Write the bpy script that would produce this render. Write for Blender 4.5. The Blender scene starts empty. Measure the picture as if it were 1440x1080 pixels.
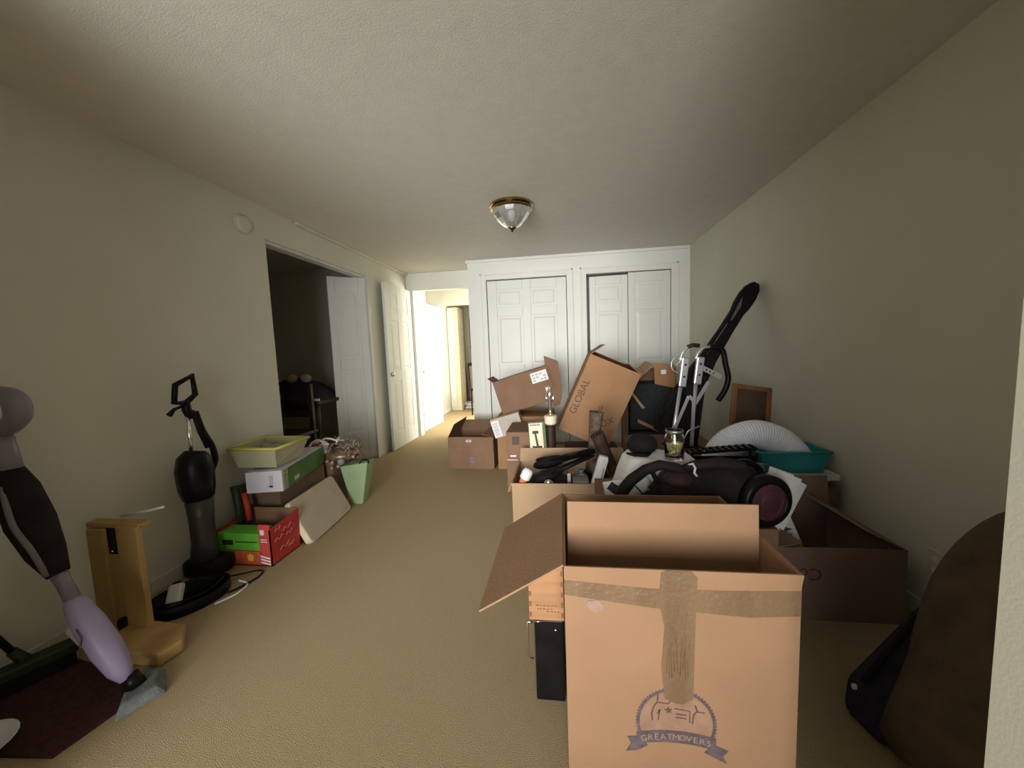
import bpy, math, random
from mathutils import Vector, Matrix
random.seed(7)
S = bpy.context.scene
COL = S.collection
PI = math.pi
V = Vector
def rad(a): return a * PI / 180.0

# ------------------------------------------------------------------ camera
CAM_H, YAW, PITCH, ROLL = 1.1825, 0.13273, -0.0913, -0.0381
cam_d = bpy.data.cameras.new('camera')
cam_d.sensor_width = 36.0
cam_d.lens = 530.0 / 1440.0 * 36.0
cam_d.clip_start = 0.02
cam = bpy.data.objects.new('camera', cam_d)
COL.objects.link(cam)
_f = V((-math.sin(YAW) * math.cos(PITCH), math.cos(YAW) * math.cos(PITCH), math.sin(PITCH)))
_r = V((math.cos(YAW), math.sin(YAW), 0))
_u = _r.cross(_f)
_r2 = math.cos(ROLL) * _r + math.sin(ROLL) * _u
_u2 = -math.sin(ROLL) * _r + math.cos(ROLL) * _u
cam.matrix_world = Matrix(((_r2.x, _u2.x, -_f.x, 0), (_r2.y, _u2.y, -_f.y, 0), (_r2.z, _u2.z, -_f.z, CAM_H), (0, 0, 0, 1)))
S.camera = cam

# ------------------------------------------------------------------ world, daylight, exposure
W = bpy.data.worlds.new('world'); S.world = W
W.use_nodes = True
W.node_tree.nodes['Background'].inputs['Color'].default_value = (0.75, 0.85, 1.0, 1)
W.node_tree.nodes['Background'].inputs['Strength'].default_value = 0.6
S.view_settings.view_transform = 'Standard'
S.view_settings.look = 'None'
S.view_settings.gamma = 1.0
S.view_settings.exposure = -0.2
S.view_settings.use_curve_mapping = False

def area_light(name, loc, aim, sx, sy, power, color, spread=180):
    d = bpy.data.lights.new(name, 'AREA'); d.shape = 'RECTANGLE'
    d.size = sx; d.size_y = sy; d.energy = power; d.color = color; d.spread = spread * PI / 180
    o = bpy.data.objects.new(name, d); COL.objects.link(o)
    o.location = loc
    o.rotation_euler = (V(aim) - V(loc)).to_track_quat('-Z', 'Y').to_euler()
    return o
# daylight through the panes of the glass patio door behind the camera, square to the glass
area_light('daylight_patio_door_offscreen', (-1.22, -2.40, 1.09), (-1.22, 3.0, 1.09), 3.4, 1.86, 88, (1.0, 0.985, 0.94), 66)
# daylight through the hall window that makes the hall beyond the doorway so bright, square to the glass
area_light('daylight_hall_window_offscreen', (0.79, 6.35, 1.35), (-2.2, 6.35, 1.35), 1.1, 1.3, 190, (1.0, 0.96, 0.86))

# ------------------------------------------------------------------ materials
MATS = {}
def mat(name, col, rough=0.7, var=0.12, scale=6.0, bump=0.0, bscale=60.0, metal=0.0, detail=4.0,
        trans=0.0, ior=1.45, alpha=1.0, spec=0.4, stretch=None, col2=None):
    if name in MATS: return MATS[name]
    m = bpy.data.materials.new(name); m.use_nodes = True
    nt = m.node_tree; N = nt.nodes; L = nt.links
    b = N['Principled BSDF']
    tc = N.new('ShaderNodeTexCoord'); src = tc.outputs['Object']
    if stretch:
        mp = N.new('ShaderNodeMapping'); mp.inputs['Scale'].default_value = stretch
        L.new(src, mp.inputs['Vector']); src = mp.outputs['Vector']
    nz = N.new('ShaderNodeTexNoise'); nz.inputs['Scale'].default_value = scale; nz.inputs['Detail'].default_value = detail
    L.new(src, nz.inputs['Vector'])
    cr = N.new('ShaderNodeValToRGB')
    lo = tuple(c * (1 - var) for c in col); hi = tuple(min(1, c * (1 + var)) for c in (col2 or col))
    cr.color_ramp.elements[0].position = 0.3; cr.color_ramp.elements[1].position = 0.7
    cr.color_ramp.elements[0].color = (*lo, 1); cr.color_ramp.elements[1].color = (*hi, 1)
    L.new(nz.outputs['Fac'], cr.inputs['Fac']); L.new(cr.outputs['Color'], b.inputs['Base Color'])
    b.inputs['Roughness'].default_value = rough; b.inputs['Metallic'].default_value = metal
    b.inputs['Specular IOR Level'].default_value = spec
    b.inputs['Transmission Weight'].default_value = trans; b.inputs['IOR'].default_value = ior
    b.inputs['Alpha'].default_value = alpha
    if bump > 0:
        n2 = N.new('ShaderNodeTexNoise'); n2.inputs['Scale'].default_value = bscale; n2.inputs['Detail'].default_value = 3
        L.new(tc.outputs['Object'], n2.inputs['Vector'])
        bp = N.new('ShaderNodeBump'); bp.inputs['Strength'].default_value = bump; bp.inputs['Distance'].default_value = 0.01
        L.new(n2.outputs['Fac'], bp.inputs['Height']); L.new(bp.outputs['Normal'], b.inputs['Normal'])
    MATS[name] = m
    return m
WALL = mat('wall_paint', (0.645, 0.63, 0.535), 0.85, 0.03, 2.0, 0.05, 220)
WALLH = WALL
WALLD = WALL
CEIL = mat('ceiling_paint', (0.70, 0.675, 0.61), 0.95, 0.03, 14.0, 0.14, 200)
WHITE = mat('white_trim_paint', (0.78, 0.79, 0.75), 0.42, 0.02, 3.0)
DOORW = mat('white_door_paint', (0.74, 0.755, 0.72), 0.40, 0.02, 3.0)
BIFW = DOORW
CARPET = mat('carpet', (0.545, 0.425, 0.255), 1.0, 0.16, 260.0, 0.9, 330, spec=0.05)
HALLF = CARPET
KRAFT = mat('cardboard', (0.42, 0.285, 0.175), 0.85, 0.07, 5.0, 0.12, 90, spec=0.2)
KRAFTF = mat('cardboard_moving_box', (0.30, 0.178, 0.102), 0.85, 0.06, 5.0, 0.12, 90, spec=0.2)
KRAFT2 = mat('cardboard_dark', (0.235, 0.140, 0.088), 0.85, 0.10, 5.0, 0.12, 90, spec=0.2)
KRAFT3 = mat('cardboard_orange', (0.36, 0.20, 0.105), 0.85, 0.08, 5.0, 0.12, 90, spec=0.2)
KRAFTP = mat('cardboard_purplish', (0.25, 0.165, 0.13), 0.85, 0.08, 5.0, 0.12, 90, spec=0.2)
TAPE = mat('packing_tape', (0.185, 0.118, 0.068), 0.28, 0.12, 22.0, 0.35, 70, spec=0.5, stretch=(1, 1, 0.15))
INK = mat('print_ink', (0.10, 0.065, 0.06), 0.7, 0.25, 60.0)
INKB = mat('print_ink_blue', (0.10, 0.075, 0.085), 0.7, 0.3, 60.0)
INKR = mat('print_ink_pink', (0.29, 0.17, 0.11), 0.8, 0.15, 30.0)
INKL = mat('print_ink_pale', (0.30, 0.20, 0.15), 0.8, 0.15, 30.0)
PAPER = mat('white_paper', (0.80, 0.80, 0.82), 0.7, 0.04, 8.0)
GREYP = mat('grey_print', (0.42, 0.40, 0.40), 0.7, 0.2, 60.0)
BLACK = mat('black_plastic', (0.007, 0.0065, 0.007), 0.38, 0.3, 12.0, spec=0.2)
BLACKM = mat('black_matte', (0.011, 0.010, 0.010), 0.85, 0.3, 20.0, 0.2, 60, spec=0.2)
CHAR = mat('charcoal_dusty', (0.016, 0.013, 0.011), 0.75, 0.35, 14.0, 0.15, 50, spec=0.2)
MAROON = mat('maroon_plastic', (0.070, 0.022, 0.027), 0.7, 0.25, 18.0)
DKGREEN = mat('dark_green_foam', (0.022, 0.028, 0.027), 0.9, 0.2, 30.0, 0.2, 90)
CHROME = mat('chrome', (0.80, 0.80, 0.80), 0.18, 0.04, 10.0, metal=1.0)
ALU = mat('silver_metal', (0.72, 0.74, 0.78), 0.32, 0.05, 20.0, metal=0.75)
BRASS = mat('brass', (0.30, 0.22, 0.10), 0.22, 0.1, 10.0, metal=1.0)
GLASS = mat('clear_glass', (0.95, 0.96, 0.94), 0.04, 0.01, 3.0, trans=1.0)
GLASSP = mat('cut_glass', (0.90, 0.90, 0.86), 0.12, 0.03, 30.0, trans=0.85)
TAN = mat('tan_wood', (0.42, 0.27, 0.10), 0.7, 0.18, 8.0, 0.1, 40, stretch=(1, 1, 0.2))
WOODO = mat('orange_wood', (0.38, 0.20, 0.095), 0.55, 0.15, 14.0, 0.05, 60, stretch=(0.3, 1, 3))
WOODD = mat('brown_wood', (0.23, 0.105, 0.05), 0.45, 0.25, 12.0, stretch=(1, 1, 0.3))
WOODX = mat('dark_wood', (0.035, 0.017, 0.013), 0.5, 0.3, 10.0)
LAV = mat('lavender_plastic', (0.37, 0.32, 0.50), 0.4, 0.06, 5.0)
LAVC = mat('lavender_clear', (0.30, 0.26, 0.34), 0.2, 0.15, 8.0, trans=0.25)
GREYF = mat('grey_mop_cloth', (0.16, 0.18, 0.18), 0.95, 0.2, 40.0, 0.3, 120)
RUG = mat('dark_red_rug', (0.055, 0.018, 0.018), 1.0, 0.35, 60.0, 0.5, 200)
GREEND = mat('dark_green_plastic', (0.02, 0.035, 0.014), 0.5, 0.3, 10.0)
REDP = mat('red_print', (0.46, 0.04, 0.04), 0.5, 0.2, 14.0)
REDL = mat('red_print_light', (0.58, 0.075, 0.07), 0.5, 0.1, 14.0)
ORANGEP = mat('orange_red_print', (0.55, 0.10, 0.04), 0.55, 0.2, 18.0)
YEL = mat('yellow_print', (0.70, 0.48, 0.06), 0.55, 0.15, 18.0)
LIME = mat('lime_print', (0.13, 0.48, 0.05), 0.5, 0.15, 16.0)
GRN = mat('green_print', (0.075, 0.17, 0.045), 0.5, 0.25, 10.0)
PALEG = mat('pale_green_paper', (0.29, 0.40, 0.225), 0.7, 0.08, 6.0)
BIN = mat('grey_olive_plastic', (0.40, 0.39, 0.25), 0.5, 0.06, 6.0)
BINR = mat('yellow_rim_plastic', (0.52, 0.50, 0.10), 0.45, 0.1, 6.0)
LILACW = mat('lilac_white_card', (0.58, 0.56, 0.62), 0.6, 0.06, 8.0)
BEIGE = mat('beige_foam', (0.56, 0.49, 0.37), 0.9, 0.05, 10.0, 0.1, 90)
CREAM = mat('cream', (0.80, 0.72, 0.52), 0.6, 0.08, 10.0)
TEAL = mat('teal_plastic', (0.03, 0.27, 0.30), 0.35, 0.1, 6.0)
BLUE = mat('blue_plastic', (0.06, 0.20, 0.33), 0.4, 0.12, 6.0)
DUCT = mat('white_duct_vinyl', (0.80, 0.83, 0.92), 0.4, 0.03, 8.0)
BROWNL = mat('dark_brown_leather', (0.055, 0.032, 0.022), 0.75, 0.45, 9.0, 0.3, 45)
DUSTY = mat('dusty_brown_leather', (0.14, 0.10, 0.07), 0.8, 0.5, 22.0, 0.4, 60)
COAT = mat('brown_coat_fabric', (0.105, 0.070, 0.043), 0.95, 0.25, 12.0, 0.4, 130)
NAVYD = mat('navy_cloth', (0.026, 0.024, 0.036), 0.95, 0.3, 14.0, 0.4, 100)
SILVERF = mat('silver_tinsel', (0.75, 0.70, 0.62), 0.2, 0.2, 30.0, metal=0.9)
GOLDF = mat('bronze_tinsel', (0.26, 0.17, 0.11), 0.35, 0.4, 30.0, metal=0.5)
PINK = mat('pinkish_ornament', (0.45, 0.30, 0.25), 0.3, 0.2, 10.0, metal=0.3)
REDD = mat('brick_red', (0.36, 0.06, 0.05), 0.5, 0.1, 10.0)
GOLDC = mat('yellow_green_sweets', (0.48, 0.43, 0.14), 0.4, 0.4, 60.0)
ORANGE = mat('orange_plastic', (0.75, 0.19, 0.07), 0.4, 0.1, 10.0)
PLATE = mat('ivory_plate', (0.60, 0.58, 0.50), 0.4, 0.03, 5.0)
PUTTY = mat('pale_plastic', (0.62, 0.61, 0.60), 0.45, 0.05, 6.0)

# ------------------------------------------------------------------ mesh builder
class MB:
    def __init__(s): s.v = []; s.f = []
    def add(s, vs, fs, M=None):
        o = len(s.v)
        s.v += [(M @ V(p)) if M else V(p) for p in vs]
        s.f += [[i + o for i in f] for f in fs]
        return s
    def box(s, x0, x1, y0, y1, z0, z1, M=None):
        return s.add([(x0,y0,z0),(x1,y0,z0),(x1,y1,z0),(x0,y1,z0),(x0,y0,z1),(x1,y0,z1),(x1,y1,z1),(x0,y1,z1)],
                     [(3,2,1,0),(4,5,6,7),(0,1,5,4),(1,2,6,5),(2,3,7,6),(3,0,4,7)], M)
    def hexa(s, lo, hi, M=None):
        return s.add(list(lo) + list(hi), [(3,2,1,0),(4,5,6,7),(0,1,5,4),(1,2,6,5),(2,3,7,6),(3,0,4,7)], M)
    def prism(s, poly, z0, z1, M=None):
        n = len(poly)
        vs = [(x, y, z0) for x, y in poly] + [(x, y, z1) for x, y in poly]
        fs = [list(range(n))[::-1], list(range(n, 2 * n))] + [(i, (i+1) % n, (i+1) % n + n, i + n) for i in range(n)]
        return s.add(vs, fs, M)
    def tube(s, pts, r, n=10, M=None, cap=True):
        pts = [V(p) for p in pts]; k = len(pts)
        rr = r if isinstance(r, (list, tuple)) else [r] * k
        vs = []; fs = []; prev = None
        for i, p in enumerate(pts):
            t = (pts[min(i+1, k-1)] - pts[max(i-1, 0)]).normalized()
            a = prev if prev else (V((0,0,1)) if abs(t.z) < 0.9 else V((1,0,0)))
            u = (a - t * a.dot(t)).normalized(); prev = u
            w = t.cross(u)
            for j in range(n):
                q = 2 * PI * j / n
                vs.append(p + rr[i] * (math.cos(q) * u + math.sin(q) * w))
        for i in range(k - 1):
            for j in range(n):
                fs.append((i*n+j, i*n+(j+1) % n, (i+1)*n+(j+1) % n, (i+1)*n+j))
        if cap: fs += [list(range(n))[::-1], list(range((k-1)*n, k*n))]
        return s.add(vs, fs, M)
    def lathe(s, prof, n=24, M=None, sx=1.0, sy=1.0, cap=True):
        vs = []; fs = []
        for r, z in prof:
            for j in range(n):
                q = 2 * PI * j / n
                vs.append((sx * r * math.cos(q), sy * r * math.sin(q), z))
        for i in range(len(prof) - 1):
            for j in range(n):
                fs.append((i*n+j, i*n+(j+1) % n, (i+1)*n+(j+1) % n, (i+1)*n+j))
        if cap: fs += [list(range(n))[::-1], list(range((len(prof)-1)*n, len(prof)*n))]
        return s.add(vs, fs, M)
    def ball(s, c, rx, ry=None, rz=None, n=16, m=8, M=None):
        ry = ry or rx; rz = rz or rx
        T = Matrix.Translation(c)
        if M: T = M @ T
        return s.lathe([(max(1e-4, math.sin(PI*i/m)), -math.cos(PI*i/m)) for i in range(m+1)], n, T @ Matrix.Diagonal((rx, ry, rz, 1)))
    def sheet(s, a, b, c, d, t, M=None):
        a, b, c, d = map(V, (a, b, c, d)); nn = (b - a).cross(d - a).normalized() * t
        return s.hexa([a, b, c, d], [a+nn, b+nn, c+nn, d+nn], M)

def link(name, mb, m, origin=(0,0,0), parent=None, smooth=False, bevel=0.0, sub=0, weld=False):
    me = bpy.data.meshes.new(name); o0 = V(origin)
    me.from_pydata([tuple(p - o0) for p in mb.v], [], mb.f)
    me.materials.append(m)
    if smooth:
        for p in me.polygons: p.use_smooth = True
    me.update()
    o = bpy.data.objects.new(name, me); COL.objects.link(o)
    if parent: o.parent = parent
    if bevel > 0:
        bv = o.modifiers.new('bevel', 'BEVEL'); bv.width = bevel; bv.segments = 2; bv.limit_method = 'ANGLE'
    if sub:
        sb = o.modifiers.new('sub', 'SUBSURF'); sb.levels = sub; sb.render_levels = sub
    return o

class Thing:
    """an Empty at the base of a thing; the parts are given in room coordinates"""
    def __init__(s, name, label, cat, loc, group=None):
        s.loc = V(loc)
        s.o = bpy.data.objects.new(name, None); COL.objects.link(s.o)
        s.o.location = loc; s.o.empty_display_size = 0.05
        s.o['label'] = label; s.o['category'] = cat
        if group: s.o['group'] = group
    def part(s, name, mb, m, smooth=False, bevel=0.0, sub=0, parent=None, label=None, kind=None):
        o = link(name, mb, m, s.loc, parent or s.o, smooth, bevel, sub)
        if label: o['label'] = label
        if kind: o['kind'] = kind
        return o
def single(name, label, cat, loc, mb, m, smooth=False, bevel=0.0, sub=0, group=None):
    o = link(name, mb, m, loc, None, smooth, bevel, sub); o.location = loc
    o['label'] = label; o['category'] = cat
    if group: o['group'] = group
    return o
def struct(name, mb, m, label, cat, loc=(0,0,0), bevel=0.0, smooth=False):
    o = link(name, mb, m, loc, None, smooth, bevel); o.location = loc
    o['kind'] = 'structure'; o['label'] = label; o['category'] = cat
    return o
def text_mb(body, size, M, depth=0.0006, align='CENTER'):
    cu = bpy.data.curves.new('t', 'FONT'); cu.body = body; cu.size = size; cu.extrude = depth; cu.align_x = align; cu.align_y = 'CENTER'
    cu.resolution_u = 3
    o = bpy.data.objects.new('t', cu); COL.objects.link(o)
    dg = bpy.context.evaluated_depsgraph_get()
    me = bpy.data.meshes.new_from_object(o.evaluated_get(dg))
    mb = MB(); mb.add([v.co.copy() for v in me.vertices], [list(p.vertices) for p in me.polygons], M)
    bpy.data.objects.remove(o); bpy.data.curves.remove(cu); bpy.data.meshes.remove(me)
    return mb
def FR(o, x, y):
    """frame with origin o, x axis x, y axis near y"""
    x = V(x).normalized(); z = x.cross(V(y)).normalized(); y = z.cross(x)
    return Matrix(((x.x, y.x, z.x, o[0]), (x.y, y.y, z.y, o[1]), (x.z, y.z, z.z, o[2]), (0,0,0,1)))
def FRONT(o):      # print frame on a face that looks towards -y
    return FR(o, (1,0,0), (0,0,1))

# ------------------------------------------------------------------ room shell
XL, XR, ZC, YC, YB = -2.115, 1.4716, 2.278, 4.604, 5.11
Y0 = 0.50            # plane of the near wall with the wide opening the camera stands in
JL, JR = -1.45, 0.515
floor = struct('floor', MB().box(-4.7, 1.7, -2.6, 5.15, -0.1, 0.0), CARPET, 'beige cut pile carpet across the whole room', 'floor')
struct('floor_hall', MB().box(-2.6, 1.2, 5.15, 9.2, -0.1, -0.002), HALLF, 'beige carpet of the hall beyond the doorway', 'floor')
struct('ceiling', MB().box(-4.7, 1.7, -2.6, 9.2, ZC, ZC + 0.1), CEIL, 'off white stippled ceiling', 'ceiling')
OY1, OY2, OZ = 2.575, 4.016, 2.05
mb = MB()
mb.box(XL - 0.12, XL, 0.2, OY1, 0, ZC); mb.box(XL - 0.12, XL, OY2, YB + 0.1, 0, ZC); mb.box(XL - 0.12, XL, OY1, OY2, OZ, ZC)
struct('wall_left', mb, WALL, 'beige painted side wall with the wide closet-style opening', 'wall')
struct('wall_right', MB().box(XR, XR + 0.12, 0.2, YC + 0.8, 0, ZC), WALL, 'plain beige painted wall behind the piled cartons', 'wall')
struct('wall_front_left', MB().box(-3.72, JL, 0.36, Y0, 0, ZC).box(-3.72, -3.6, -2.6, 0.36, 0, ZC), WALL, 'beige wall block beside the wide opening, vacuum side', 'wall')
struct('wall_front_right', MB().box(JR, XR + 0.12, -2.6, Y0, 0, ZC), WALL, 'pale wall jamb at the edge of the wide opening', 'wall')
WL = -2.95
mb = MB().box(-3.6, JR, -2.6, -2.45, 0, 0.1).box(-3.6, JR, -2.6, -2.45, 2.08, ZC).box(-3.6, WL, -2.6, -2.45, 0.1, 2.08)
struct('wall_front', mb, WALL, 'wall around the glass patio door', 'wall')
pm_ = MB().box(WL, JR, -2.5, -2.42, 0.1, 0.16).box(WL, JR, -2.5, -2.42, 2.02, 2.08)
px_ = [WL, -1.80, -0.65, JR - 0.06]
for x in px_: pm_.box(x, x + 0.06, -2.5, -2.42, 0.16, 2.02)
pd = struct('door_7', pm_, WHITE, 'white framed glass patio door', 'door')
for a, b in zip(px_[:-1], px_[1:]):
    link('pane', MB().box(a + 0.06, b, -2.47, -2.46, 0.16, 2.02), GLASS, parent=pd)

# closet bump-out
XC = -1.111
D1 = (-0.885, 0.082); D2 = (0.312, 1.268); DZ = 2.03
mb = MB()
mb.box(XC, D1[0], YC, YC+0.1, 0, ZC); mb.box(D1[1], D2[0], YC, YC+0.1, 0, ZC); mb.box(D2[1], XR, YC, YC+0.1, 0, ZC)
mb.box(D1[0], D1[1], YC, YC+0.1, DZ, ZC); mb.box(D2[0], D2[1], YC, YC+0.1, DZ, ZC)
mb.box(XC, XC+0.1, YC+0.1, YC+0.62, 0, ZC); mb.box(XC, XR, YC+0.62, YC+0.7, 0, ZC)
struct('wall_closet', mb, WHITE, 'white painted closet front with two doorways', 'wall')
struct('trim_1', MB().box(XC-0.018, XR, YC-0.02, YC, ZC-0.035, ZC), WHITE, 'narrow white crown moulding along the closet top', 'trim', bevel=0.006)
def casing(name, d, label):
    mb = MB(); w = 0.075
    mb.box(d[0]-w, d[0], YC-0.016, YC, 0, DZ+w); mb.box(d[1], d[1]+w, YC-0.016, YC, 0, DZ+w); mb.box(d[0], d[1], YC-0.016, YC, DZ, DZ+w)
    mb.box(d[0]-w, d[0]-w+0.02, YC-0.024, YC-0.016, 0, DZ+w); mb.box(d[1]+w-0.02, d[1]+w, YC-0.024, YC-0.016, 0, DZ+w); mb.box(d[0]-w, d[1]+w, YC-0.024, YC-0.016, DZ+w-0.02, DZ+w)
    struct(name, mb, WHITE, label, 'trim', bevel=0.004)
casing('trim_2', D1, 'white casing around the six panel closet door')
casing('trim_3', D2, 'white casing around the folding closet door')

def panel_door(name, label, M, w, h, cols, rows, m, th=0.034, knob=None):
    """door in its own frame: x across, z up, y depth 0..th; rows = list of (z0,z1) of the panels"""
    st = 0.115 if cols == 2 else 0.075
    core = MB().box(0.002, w-0.002, 0.009, th-0.009, 0.002, h-0.002, M)
    xs = [st] + ([w/2 - 0.05, w/2 + 0.05] if cols == 2 else []) + [w - st]
    spans = [(xs[i], xs[i+1]) for i in range(0, len(xs), 2)]
    solid = [(0, st, 0, h), (w-st, w, 0, h)] + ([(w/2-0.05, w/2+0.05, 0, h)] if cols == 2 else [])
    zz = [0] + [z for r in rows for z in r] + [h]
    for a, b in spans:
        for i in range(0, len(zz), 2): solid.append((a, b, zz[i], zz[i+1]))
    for a, b, c, d in solid: core.box(a, b, 0, th, c, d, M)
    loc = M @ V((w/2, th/2, 0))
    o = struct(name, core, m, label, 'door', loc, bevel=0.005)
    g = 0.022
    for a, b in spans:
        for c, d in rows:
            pm = MB()
            for y0, y1 in ((0.009, 0.003), (th-0.009, th-0.003)):
                pm.hexa([M @ V(q) for q in ((a+g, y0, c+g), (b-g, y0, c+g), (b-g, y0, d-g), (a+g, y0, d-g))],
                        [M @ V(q) for q in ((a+2*g, y1, c+2*g), (b-2*g, y1, c+2*g), (b-2*g, y1, d-2*g), (a+2*g, y1, d-2*g))])
            link('panel', pm, m, loc, o)
    if knob:
        kx, kz = knob
        for sgn, y in ((-1, 0.0), (1, th)):
            KM = M @ Matrix.Translation((kx, y, kz)) @ Matrix.Rotation(sgn * -PI/2, 4, 'X') @ Matrix.Rotation(PI, 4, 'X')
            k = MB().lathe([(0.032, 0), (0.032, 0.006), (0.012, 0.010), (0.012, 0.034), (0.026, 0.042), (0.029, 0.055), (0.022, 0.066), (0.002, 0.069)], 18, KM)
            link('door_knob', k, CHROME, loc, o, smooth=True)
    return o
R6 = [(0.20, 0.84), (0.98, 1.58), (1.69, 1.90)]
panel_door('door_1', 'white six panel closet door behind the flattened carton', Matrix.Translation((D1[0]+0.006, YC+0.012, 0.01)), D1[1]-D1[0]-0.012, DZ-0.02, 2, R6, DOORW)
wl = (D2[1]-D2[0])/2 - 0.008
panel_door('door_2', 'white folding closet leaf beside the plain wall', Matrix.Translation((D2[0]+0.010+wl, YC+0.012, 0.01)), wl, DZ-0.018, 1, R6, DOORW)
panel_door('door_3', 'white folding closet leaf standing slightly ajar', Matrix.Translation((D2[0]+0.035, YC+0.045, 0.004)) @ Matrix.Rotation(-0.055, 4, 'Z'), wl-0.03, DZ-0.03, 1, R6, DOORW, )

# back wall header + hall
mb = MB().box(XL, XC, YB, YB+0.1, 2.045, ZC)
struct('wall_back', mb, WHITE, 'white header above the hall doorway', 'wall')
mb = MB().box(XL+0.0, XL+0.10, YB-0.012, YB+0.12, 0, 2.045)
struct('trim_4', mb, WHITE, 'white door jamb of the hall doorway', 'trim')
mb = MB().box(-2.36, -2.24, YB+0.1, 9.0, 0, ZC).box(-2.24, XL, YB+0.1, YB+0.13, 0, ZC)
struct('wall_hall_left', mb, WALLH, 'pale wall along the hall', 'wall')
HY = 6.22
mb = MB().box(-2.24, -2.13, HY, HY+0.1, 0, ZC).box(-2.13, -1.15, HY, HY+0.1, 1.96, ZC).box(-1.15, 0.9, HY+0.75, HY+0.85, 0, ZC)
struct('wall_hall_back', mb, WALLH, 'wall with the second doorway at the hall end', 'wall')
mb = MB().box(0.8, 0.9, YC+0.7, 9.0, 0, 0.65).box(0.8, 0.9, YC+0.7, 9.0, 2.05, ZC).box(0.8, 0.9, YC+0.7, 5.75, 0.65, 2.05).box(0.8, 0.9, 6.95, 9.0, 0.65, 2.05)
struct('wall_hall_right', mb, WALLH, 'hall end wall with a window', 'wall')
w2 = struct('window_1', MB().box(0.80, 0.86, 5.75, 5.80, 0.65, 2.05).box(0.80, 0.86, 6.90, 6.95, 0.65, 2.05).box(0.80, 0.86, 5.80, 6.90, 0.65, 0.70).box(0.80, 0.86, 5.80, 6.90, 2.0, 2.05), WHITE, 'white framed hall window', 'window')
link('pane', MB().box(0.83, 0.835, 5.80, 6.90, 0.70, 2.0), GLASS, parent=w2)
struct('wall_far', MB().box(-2.24, 0.8, 8.7, 8.8, 0, ZC), WALLH, 'bright far wall of the room beyond the hall', 'wall')

# open hall doors
panel_door('door_4', 'open white six panel door swung against the side wall', FR((-2.035, 4.262, 0.008), (0.012, 0.742, 0), (-1, 0, 0)), 0.745, 2.02, 2, R6, DOORW, knob=(0.065, 0.93))
panel_door('door_5', 'sunlit hall door standing open beyond the doorway', FR((-2.055, 5.36, 0.002), (0.03, 0.80, 0), (-1, 0, 0)), 0.80, 1.93, 2, [(0.20, 0.80), (0.94, 1.52), (1.62, 1.82)], DOORW, knob=(0.065, 0.90))

# bifold leaf in the side opening, two leaves folded together
A = V((-2.13, 4.0, 0.01)); B = V((-2.445, 3.79, 0.01))
panel_door('door_6', 'white two panel folding leaf in the side room opening', FR(B, A - B, (-0.5, 1, 0)), (A-B).length, 2.02, 1, [(0.10, 0.22), (0.32, 1.02), (1.14, 1.86)], BIFW)
struct('trim_5', MB().box(XL-0.10, XL-0.02, OY1+0.02, OY2-0.02, OZ-0.022, OZ), PUTTY, 'pale metal track across the side room opening', 'trim')
struct('trim_6', MB().box(XL-0.125, XL+0.006, OY2-0.012, OY2+0.045, 0, OZ+0.045), PUTTY, 'pale jamb strip of the side room opening', 'trim')
struct('baseboard_right', MB().box(XR-0.012, XR, Y0, YC, 0, 0.075), WALL, 'beige painted baseboard behind the cartons', 'baseboard', bevel=0.004)
struct('baseboard_left', MB().box(XL, XL+0.012, Y0, OY1, 0, 0.075), WALL, 'beige painted baseboard behind the vacuum', 'baseboard', bevel=0.004)
struct('trim_7', MB().box(XL, XL+0.03, 2.9, YB, ZC-0.03, ZC), WALL, 'small beige cove along the side wall ceiling', 'trim', bevel=0.01)

# dark side room
struct('wall_side_back', MB().box(-4.7, XL-0.12, 4.48, 4.6, 0, ZC), WALLD, 'beige wall of the dim side room', 'wall')
struct('wall_side_far', MB().box(-4.7, -4.6, 0.2, 4.6, 0, ZC), WALLD, 'far wall of the dim side room', 'wall')
w3 = struct('added_window', MB().box(-4.60, -4.57, 2.05, 2.11, 0.85, 2.05).box(-4.60, -4.57, 3.09, 3.15, 0.85, 2.05).box(-4.60, -4.57, 2.11, 3.09, 0.85, 0.91).box(-4.60, -4.57, 2.11, 3.09, 1.99, 2.05), WHITE, 'unseen white window frame added on the side room wall', 'window')  # unseen window added for side room light; the wall behind is solid
link('pane', MB().box(-4.598, -4.59, 2.11, 3.09, 0.91, 1.99), GLASS, parent=w3)  # pane of the added window, on the solid wall
struct('wall_side_front', MB().box(-4.7, XL-0.12, 0.1, 0.2, 0, ZC), WALLD, 'near wall of the dim side room', 'wall')

# ------------------------------------------------------------------ ceiling and wall fittings
cx, cy = -0.348, 2.96
t = Thing('ceiling_light', 'brass ringed ceiling light with a faceted glass bowl', 'ceiling light', (cx, cy, ZC))
LM = Matrix.Translation((cx, cy, ZC)) @ Matrix.Diagonal((1, 1, -1, 1))
rg = t.part('ring', MB().lathe([(0.160, 0), (0.166, 0.008), (0.166, 0.018), (0.150, 0.024), (0.158, 0.030), (0.160, 0.040), (0.148, 0.046), (0.14, 0.046), (0.14, 0.0)], 40, LM), BRASS, smooth=False)
t.part('bulb', MB().ball((cx, cy, ZC-0.075), 0.03, 0.03, 0.045), PUTTY, smooth=True)
bowl = MB().lathe([(0.150, 0.044), (0.138, 0.075), (0.112, 0.110), (0.078, 0.145), (0.042, 0.168), (0.018, 0.174), (0.016, 0.169), (0.040, 0.162), (0.074, 0.139), (0.107, 0.105), (0.132, 0.072), (0.143, 0.044)], 14, LM)
t.part('glass_bowl', bowl, GLASSP)
t.part('finial', MB().lathe([(0.030, 0.166), (0.034, 0.174), (0.020, 0.182), (0.012, 0.190), (0.006, 0.200), (0.001, 0.204)], 16, LM), BRASS, smooth=True)
t = Thing('smoke_detector', 'faint round pale disc high on the side wall', 'detector', (XL, 2.38, 2.094))
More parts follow.
